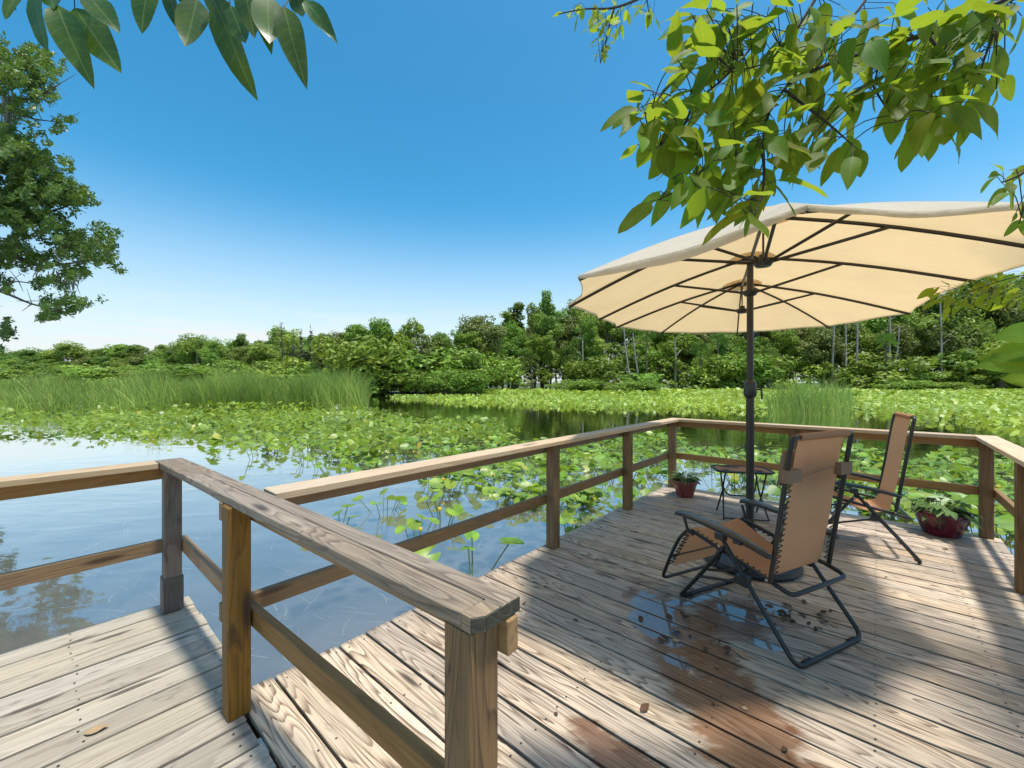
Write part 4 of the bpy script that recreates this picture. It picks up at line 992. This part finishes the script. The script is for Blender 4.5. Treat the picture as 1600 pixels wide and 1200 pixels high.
DESC = {'a': 'round crowned dark green tree', 'b': 'tall narrow green tree', 'c': 'broad spreading green tree', 'd': 'slim pointed tree', 'e': 'high crowned pale trunked tree',
        'f': 'light yellow green tree', 'g': 'olive green bushy tree', 'm': 'mossy drooping tree', 's': 'bright green rounded shrub', 't': 'dark green low shrub'}
ntree = 0
MARKS = [(-999, 0, 'beyond the left tree'), (0, 90, 'behind the left tree crown'), (90, 200, 'right of the left tree crown'), (200, 290, 'left of the flat topped tree'), (290, 350, 'under the flat topped tree'), (350, 430, 'left of the half bare trees'), (430, 500, 'by the half bare trees'), (500, 570, 'at the reed bed end'),
         (570, 640, 'above the water gap'), (640, 700, 'behind the bright shrubs'), (700, 760, 'right of the bright shrubs'), (760, 820, 'by the pointed tree'), (820, 880, 'below the tallest tree'), (880, 950, 'at the parasol tip'), (950, 1040, 'left under the parasol'), (1040, 1120, 'above the first pot'), (1120, 1180, 'just left of the pole'), (1180, 1240, 'just right of the pole'),
         (1240, 1300, 'left of the bare trunks'), (1300, 1350, 'at the bare trunks'), (1350, 1410, 'above the side-on chair'), (1410, 1480, 'below the parasol rim'), (1480, 1540, 'above the corner post'), (1540, 1600, 'at the right edge'), (1600, 9999, 'past the right edge')]
def tree(k, x, y, H, wf=1.0, where='', group=None, z0=-.25, rz=None):
    if where:
        q = 800+x/y*F; where = [m_[2] for m_ in MARKS if m_[0] <= q < m_[1]][0]+', '+where
    global ntree; ntree += 1
    name, cm, tm, cz, H0, rx = K[k]; s = H/H0; rz = random.uniform(0, 6.28) if rz is None else rz
    if where: where = where.replace('rank of forest', 'rank')
    o = empty(name, (x, y, z0), rz, DESC[k]+' '+where, 'shrub' if name == 'shrub' else 'tree', group)
    Ms = Matrix.Diagonal((s*wf, s*wf, s, 1))
    a = placel('crown', cm, o, Ms @ T_((0, 0, cz))); b = placel('trunk', tm, o, Ms)
    return o
def sky_y(px):
    P = [(-400, 560), (0, 556), (100, 552), (200, 549), (280, 546), (350, 538), (400, 530), (520, 535), (560, 515), (600, 505), (640, 522), (700, 522), (740, 515), (780, 495), (850, 480), (900, 488), (980, 500), (1100, 492), (1300, 480), (1400, 468), (1500, 450), (1600, 425), (2100, 400)]
    for (a, b), (c, d) in zip(P, P[1:]):
        if a <= px <= c: return b+(d-b)*(px-a)/(c-a)
    return 500
rt = random.Random(33)
# forest on the right: three ranks
def rank(px0, px1, Zf, step, kinds_, frac, where, jit, wf=1.0):
    px = px0
    while px < px1:
        Z = Zf(px)+rt.uniform(-jit, jit); x = (px-800)/F*Z; H = (HY+10-sky_y(px))/F*Z+EYE+.25
        H *= frac*rt.uniform(.92, 1.16) if frac > .3 else frac*rt.uniform(.7, 1.6)
        k = rt.choice(kinds_)
        tree(k, x, Z, H, wf*rt.uniform(.85, 1.2)*(17/H)**.35, where, 'trees '+where)
        px += step/Z*F*rt.uniform(.7, 1.3)
rank(760, 1900, lambda p: 112, 6.8, 'abfcgdmf', 1.0, 'back rank of forest', 1.5)
rank(740, 1900, lambda p: 104, 6.2, 'afcmefgmf', .92, 'middle of forest', 1.5)
rank(730, 1900, lambda p: 98, 5.6, 'afmbgfg', .68, 'front of forest', .8)
rank(700, 1900, lambda p: 94.5, 7.5, 'tsf', .28, 'foot of forest', .6)
# middle: bushy group behind the reeds
rank(520, 760, lambda p: 78, 4.2, 'gafg', 1.0, 'in the bushy group', 1.2, .95)
rank(540, 760, lambda p: 72, 4.2, 'gasg', .62, 'front of bushy group', .8)
rank(340, 560, lambda p: 96, 5.0, 'gagf', .80, 'in the olive thicket', 2)
rank(370, 560, lambda p: 84, 4.8, 'gsgt', .50, 'low in the thicket', 2)
# far left bank
rank(-350, 560, lambda p: 245, 11, 'acacb', 1.0, 'distant left bank', 3, 1.5)
rank(-350, 540, lambda p: 230, 10, 'acgac', .74, 'mid distant bank', 2, 1.5)
rank(-350, 600, lambda p: 214, 5, 'ttt', .30, 'shrubs of distant bank', 2, 1.6)
rank(380, 640, lambda p: 70, 3, 'tst', .32, 'under the bushy group', 1, 1.3)
rank(-350, 520, lambda p: 220, 8, 'ctg', .5, 'foot of distant bank', 2, 1.4)
def tall(px, py, Z, k, wf, txt):
    x = (px-800)/F*Z; H = (HY-py)/F*Z+EYE+.25; o = tree(k, x, Z, H, wf); o['label'] = txt
tall(305, 520, 225, 'c', 1.1, 'flat topped tree rising above the distant left tree line'); tall(335, 528, 225, 'c', .7, 'smaller flat topped tree right of the tallest distant one')
tall(400, 527, 200, 'a', .7, 'rounded tree above the olive thicket'); tall(560, 505, 79, 'b', .7, 'leafy tree top left of the bushy group'); tall(600, 498, 80, 'a', .8, 'highest tree of the bushy group behind the reeds')
tall(835, 470, 110, 'b', .75, 'tallest tree of the forest left of the parasol'); tall(795, 486, 110, 'd', 1.0, 'pointed tree left of the tallest forest tree'); tall(870, 474, 110, 'a', .6, 'tree just right of the tallest forest tree')
tall(920, 492, 97, 'f', .6, 'yellow green tree below the left tip of the parasol')
for px, py, Z, wf in ((655, 588, 67, 1.1), (695, 583, 65, 1.3), (735, 591, 66, 1.2)):
    x = (px-800)/F*Z; tree('s', x, Z, (598-py)/F*Z+2.2, wf*1.5, 'at the water edge', 'bright mounded shrubs at the water edge')
for px, Z in ((900, 74), (940, 72), (980, 74), (1010, 76), (1240, 80), (1400, 84), (1450, 86), (1500, 84)):
    x = (px-800)/F*Z; tree('s', x, Z, rt.uniform(1.7, 2.4), rt.uniform(2.4, 3.2), 'in the lily field', 'low bright shrubs in the lily field')
# pale bare trunks seen against the forest
for px, y0, y1, lean in ((1300, 595, 455, .02), (1322, 590, 475, -.01), (1338, 590, 475, .01), (1390, 590, 510, .15), (1472, 540, 440, -.02), (1000, 590, 520, -.12), (1055, 590, 530, 0), (985, 580, 500, -.1), (1390, 530, 440, .0), (910, 590, 530, 0)):
    Z = 93.5; x = (px-800)/F*Z; H = (HY-y1)/F*Z+EYE+.3
    mb = MB(); pts = [Vector((0, 0, -.3)), Vector((lean*H*.3, 0, H*.3)), Vector((lean*H*.8+.1, 0, H*.65)), Vector((lean*H, .1, H))]
    sp_ = smoothpath(pts, 3); mb.tube(sp_, [.26*(1-.6*i/(len(sp_)-1)) for i in range(len(sp_))], 7)
    root = empty('bare_trunk_tree', (x, Z, -.25), 0, 'bare pale trunk '+[m_[2] for m_ in MARKS if m_[0] <= px < m_[1]][0]+', at the forest front'+(', leaning' if abs(lean) > .05 else ', upright' if y1 > 450 else ', tall and high up'), 'tree', 'pale bare trunks at the forest front')
    placel('trunk', mb.mesh('trunk'), root, None, M['paletrunk'])
    mb = MB(); r_ = random.Random(px)
    for q in range(6):
        b = sp_[r_.randrange(4, len(sp_))]; e_ = b+Vector((r_.uniform(-2.2, 2.2), r_.uniform(-.9, .9), r_.uniform(.4, 2.2))); mb.tube([b, b.lerp(e_, .5)+Vector((0, 0, .1)), e_], [.07, .045, .015], 5)
    placel('limb', mb.mesh('limb'), root, None, M['paletrunk'])
# leafless tree tops behind the reeds
for px, py in ((440, 503), (470, 512), (485, 506), (458, 520)):
    Z = 80; x = (px-800)/F*Z; H = (HY-py)/F*Z+EYE+.25; r_ = random.Random(px); mb = MB(); top = Vector((0, 0, H)); mb.tube([Vector((0, 0, -.2)), Vector((.1, 0, H*.5)), top], [.12, .08, .02], 6)
    for q in range(34):
        t = r_.uniform(.45, .98); b = Vector((0, 0, H*t)); a_ = r_.uniform(0, 6.28); L = r_.uniform(.6, 2.3)*(1.2-t); e_ = b+Vector((math.cos(a_)*L, math.sin(a_)*L, L*r_.uniform(.6, 1.4)))
        mb.tube([b, b.lerp(e_, .5), e_], [.05, .035, .012], 4)
    root = empty('leafless_tree', (x, Z, -.25), 0, 'thin half bare tree poking up behind the reeds', 'tree', 'thin half bare trees behind the reeds'); placel('trunk', mb.mesh('trunk'), root, None, M['trunk'])
    cm, cs = crown_mesh('crown', px, .9, H*.25, 20, 420, .12); placel('crown', cm, root, T_((0, 0, H*.72)), M['olive'])
# cabbage palms
def palmfronds(seedn):
    r = random.Random(seedn); mb = MB()
    for i in range(34):
        a = r.uniform(0, 6.28); el = r.uniform(-.7, 1.2); L = r.uniform(1.0, 1.5); d = Vector((math.cos(a)*math.cos(el), math.sin(a)*math.cos(el), math.sin(el))); c = d*L*.5
        s = d.cross(Vector((0, 0, 1))).normalized() if abs(d.z) < .98 else Vector((1, 0, 0))
        for k in range(9):
            f = (k-4)/4; e_ = c+(d*math.cos(f*1.2)+s*math.sin(f*1.2))*L*.6+Vector((0, 0, -.35*abs(f)-.15)); w_ = Vector((0, 0, .05)); o = len(mb.v)
            mb.v += [c, c+(e_-c)*.5+w_, e_, c+(e_-c)*.5-w_]; mb.f.append((o, o+1, o+2, o+3))
        mb.tube([Vector((0, 0, 0)), c], .02, 3)
    return pyd('fronds', mb.v, mb.f)
pf = palmfronds(1); pf.materials.append(M['crown'])
for px, py, Z in ((1095, 545, 91), (1122, 530, 92), (1010, 520, 93), (1385, 530, 91), (830, 560, 89), (1200, 555, 90)):
    x = (px-800)/F*Z; H = (HY-py)/F*Z+EYE; root = empty('palm_tree', (x, Z, -.25), px, 'cabbage palm with a shaggy fan head '+[m_[2] for m_ in MARKS if m_[0] <= px < m_[1]][0], 'palm', 'cabbage palms at the forest edge')
    placel('trunk', MB().tube([Vector((0, 0, -.2)), Vector((.08, 0, H*.5)), Vector((0, 0, H))], [.2, .16, .14], 8).mesh('trunk'), root, None, M['trunk']); placel('crown', pf, root, T_((0, 0, H)) @ Matrix.Scale(1.7, 4))

# ------------------------------------------------------------------ near tree at the left edge
Zt = 12.0
lt = empty('oak_tree', ((-110-800)/F*Zt-1.5, Zt, -.3), 0, 'large oak reaching in from the left edge with ragged leafy limbs over the water', 'tree')
blobs = [(20, 110, 75, 55, 2200), (70, 130, 45, 40, 900), (60, 95, 50, 25, 400), (25, 170, 60, 40, 900), (90, 190, 35, 14, 220), (10, 230, 60, 40, 2200), (40, 270, 75, 45, 3600), (20, 320, 80, 45, 3200), (95, 300, 50, 28, 1300), (125, 310, 28, 22, 500), (60, 345, 60, 25, 1200),
         (10, 390, 60, 35, 1300), (60, 400, 45, 25, 800), (120, 385, 45, 32, 1400), (160, 375, 28, 26, 750), (165, 410, 26, 16, 400), (115, 425, 32, 16, 420), (75, 440, 34, 18, 450), (100, 475, 38, 20, 800), (75, 495, 22, 12, 300), (125, 470, 16, 10, 200), (8, 520, 22, 22, 420), (-60, 300, 90, 220, 9000), (-60, 100, 90, 80, 3500), (0, 440, 20, 16, 200)]
g = np.random.default_rng(12); Vs = []
for (bx, by, rx, ry, n) in blobs:
    n = int(n*(2.1 if n >= 1200 else 1.25))
    nc = max(3, n//45)
    cc = g.normal(0, .5, (nc, 2))*np.array([rx, ry])*.8+np.array([bx, by]); cz_ = Zt+g.normal(0, .9, nc)
    idx = g.integers(0, nc, n); pxs = cc[idx, 0]+g.normal(0, 4.6, n); pys = cc[idx, 1]+g.normal(0, 3.2, n); Zs = cz_[idx]+g.normal(0, .12, n)
    Vs.append(np.stack([(pxs-800)/F*Zs, Zs, EYE-(pys-HY)/F*Zs], 1))
p = np.concatenate(Vs); n = len(p)
nrm = g.normal(0, .7, (n, 3))+np.array([0, 0, .6]); nrm /= np.linalg.norm(nrm, axis=1)[:, None]
a = np.cross(nrm, g.normal(0, 1, (n, 3))); a /= np.linalg.norm(a, axis=1)[:, None]; b = np.cross(nrm, a); s = (g.uniform(.035, .08, n))[:, None]
V_ = np.stack([p-a*s, p+b*s*.42, p+a*s, p-b*s*.42], 1).reshape(-1, 3)
cr = place('crown', fast('crown', V_, np.arange(n*4).reshape(-1, 4)), lt, None, M['oak']); cr['kind'] = 'stuff'
mb = MB(); bx_ = (-110-800)/F*Zt-1.5
mb.tube(smoothpath([Vector((bx_, Zt, -.6)), Vector((bx_+.2, Zt, 2)), Vector((bx_+.1, Zt+.1, 5)), Vector((bx_+.4, Zt, 9)), Vector((bx_+.2, Zt, 12))], 3), [.38, .36, .34, .32, .30, .28, .26, .24, .22, .18, .14, .1, .06], 10)
place('trunk', mb.mesh('trunk'), lt, None, M['trunk'])
for pl in ([(-140, 420), (-60, 440), (0, 455), (50, 475), (95, 485)], [(-140, 380), (0, 395), (60, 415), (120, 410), (165, 400)], [(-120, 330), (0, 345), (80, 330), (130, 312)], [(-130, 200), (0, 165), (60, 150), (95, 130)], [(-120, 250), (0, 270), (60, 280)], [(0, 455), (20, 440), (60, 445)], [(60, 415), (100, 385), (150, 370)], [(-140, 480), (-40, 500), (10, 520)], [(0, 165), (50, 185), (110, 192)], [(-130, 150), (0, 110), (60, 95)]):
    pts = smoothpath([atZ(x, y, Zt) for x, y in pl], 4); m_ = MB().tube(pts, [.07*(1-.85*i/(len(pts)-1)) if pl[0][0] < -50 else .03*(1-.7*i/(len(pts)-1)) for i in range(len(pts))], 6)
    r_ = random.Random(pl[0][1])
    for q in range(10):
        b0 = pts[r_.randrange(2, len(pts))]; m_.tube([b0, b0+Vector((r_.uniform(-.2, .5), r_.uniform(-.3, .3), r_.uniform(-.4, .5)))], [.012, .005], 4)
    place('limb', m_.mesh('limb'), lt, None, M['trunk'])
mb = MB(); r_ = random.Random(6)
for (mx, my, n_, L) in ((110, 432, 22, .45), (88, 425, 14, .35), (125, 425, 12, .3), (12, 150, 26, 1.1), (5, 200, 20, 1.2), (60, 430, 8, .3)):
    for q in range(n_):
        b0 = atZ(mx+r_.gauss(0, 5), my+r_.gauss(0, 4), Zt+r_.gauss(0, .2)); l_ = L*r_.uniform(.4, 1.1)
        mb.tube([b0, b0+Vector((r_.gauss(0, .03), 0, -l_*.5)), b0+Vector((r_.gauss(0, .06), 0, -l_))], [.014, .012, .003], 3)
mo = place('hanging_moss', mb.mesh('hanging_moss', False), lt, None, M['moss']); mo['kind'] = 'stuff'

# tree standing off the right edge, whose crown shades the near right of the deck
tm_x, tm_y = 6.6, -.3
st = empty('shade_tree', (tm_x, tm_y, -.3), 0, 'leafy tree beyond the right edge of the view, shading the deck', 'tree')
cm, cs = crown_mesh('crown', 77, 2.2, 1.3, 70, 12000, .11); cm.materials.append(M['oak']); c_ = place('crown', cm, st, T_((4.95, .25, 7.2)))
mb = MB(); mb.tube(smoothpath([Vector((tm_x, tm_y, -.6)), Vector((tm_x-.1, tm_y+.1, 2.2)), Vector((tm_x-.5, tm_y+.4, 4.6)), Vector((5.2, .2, 6.8))], 4), [.22*(1-.055*i) for i in range(13)], 9)
mb.tube(smoothpath([Vector((tm_x-.15, tm_y+.1, 2.4)), Vector((4.6, .4, 3.4)), atZ(1760, -130, 1.3)], 5), [.06-.0045*i for i in range(11)], 7)
place('trunk', mb.mesh('trunk'), st, None, M['trunk'])
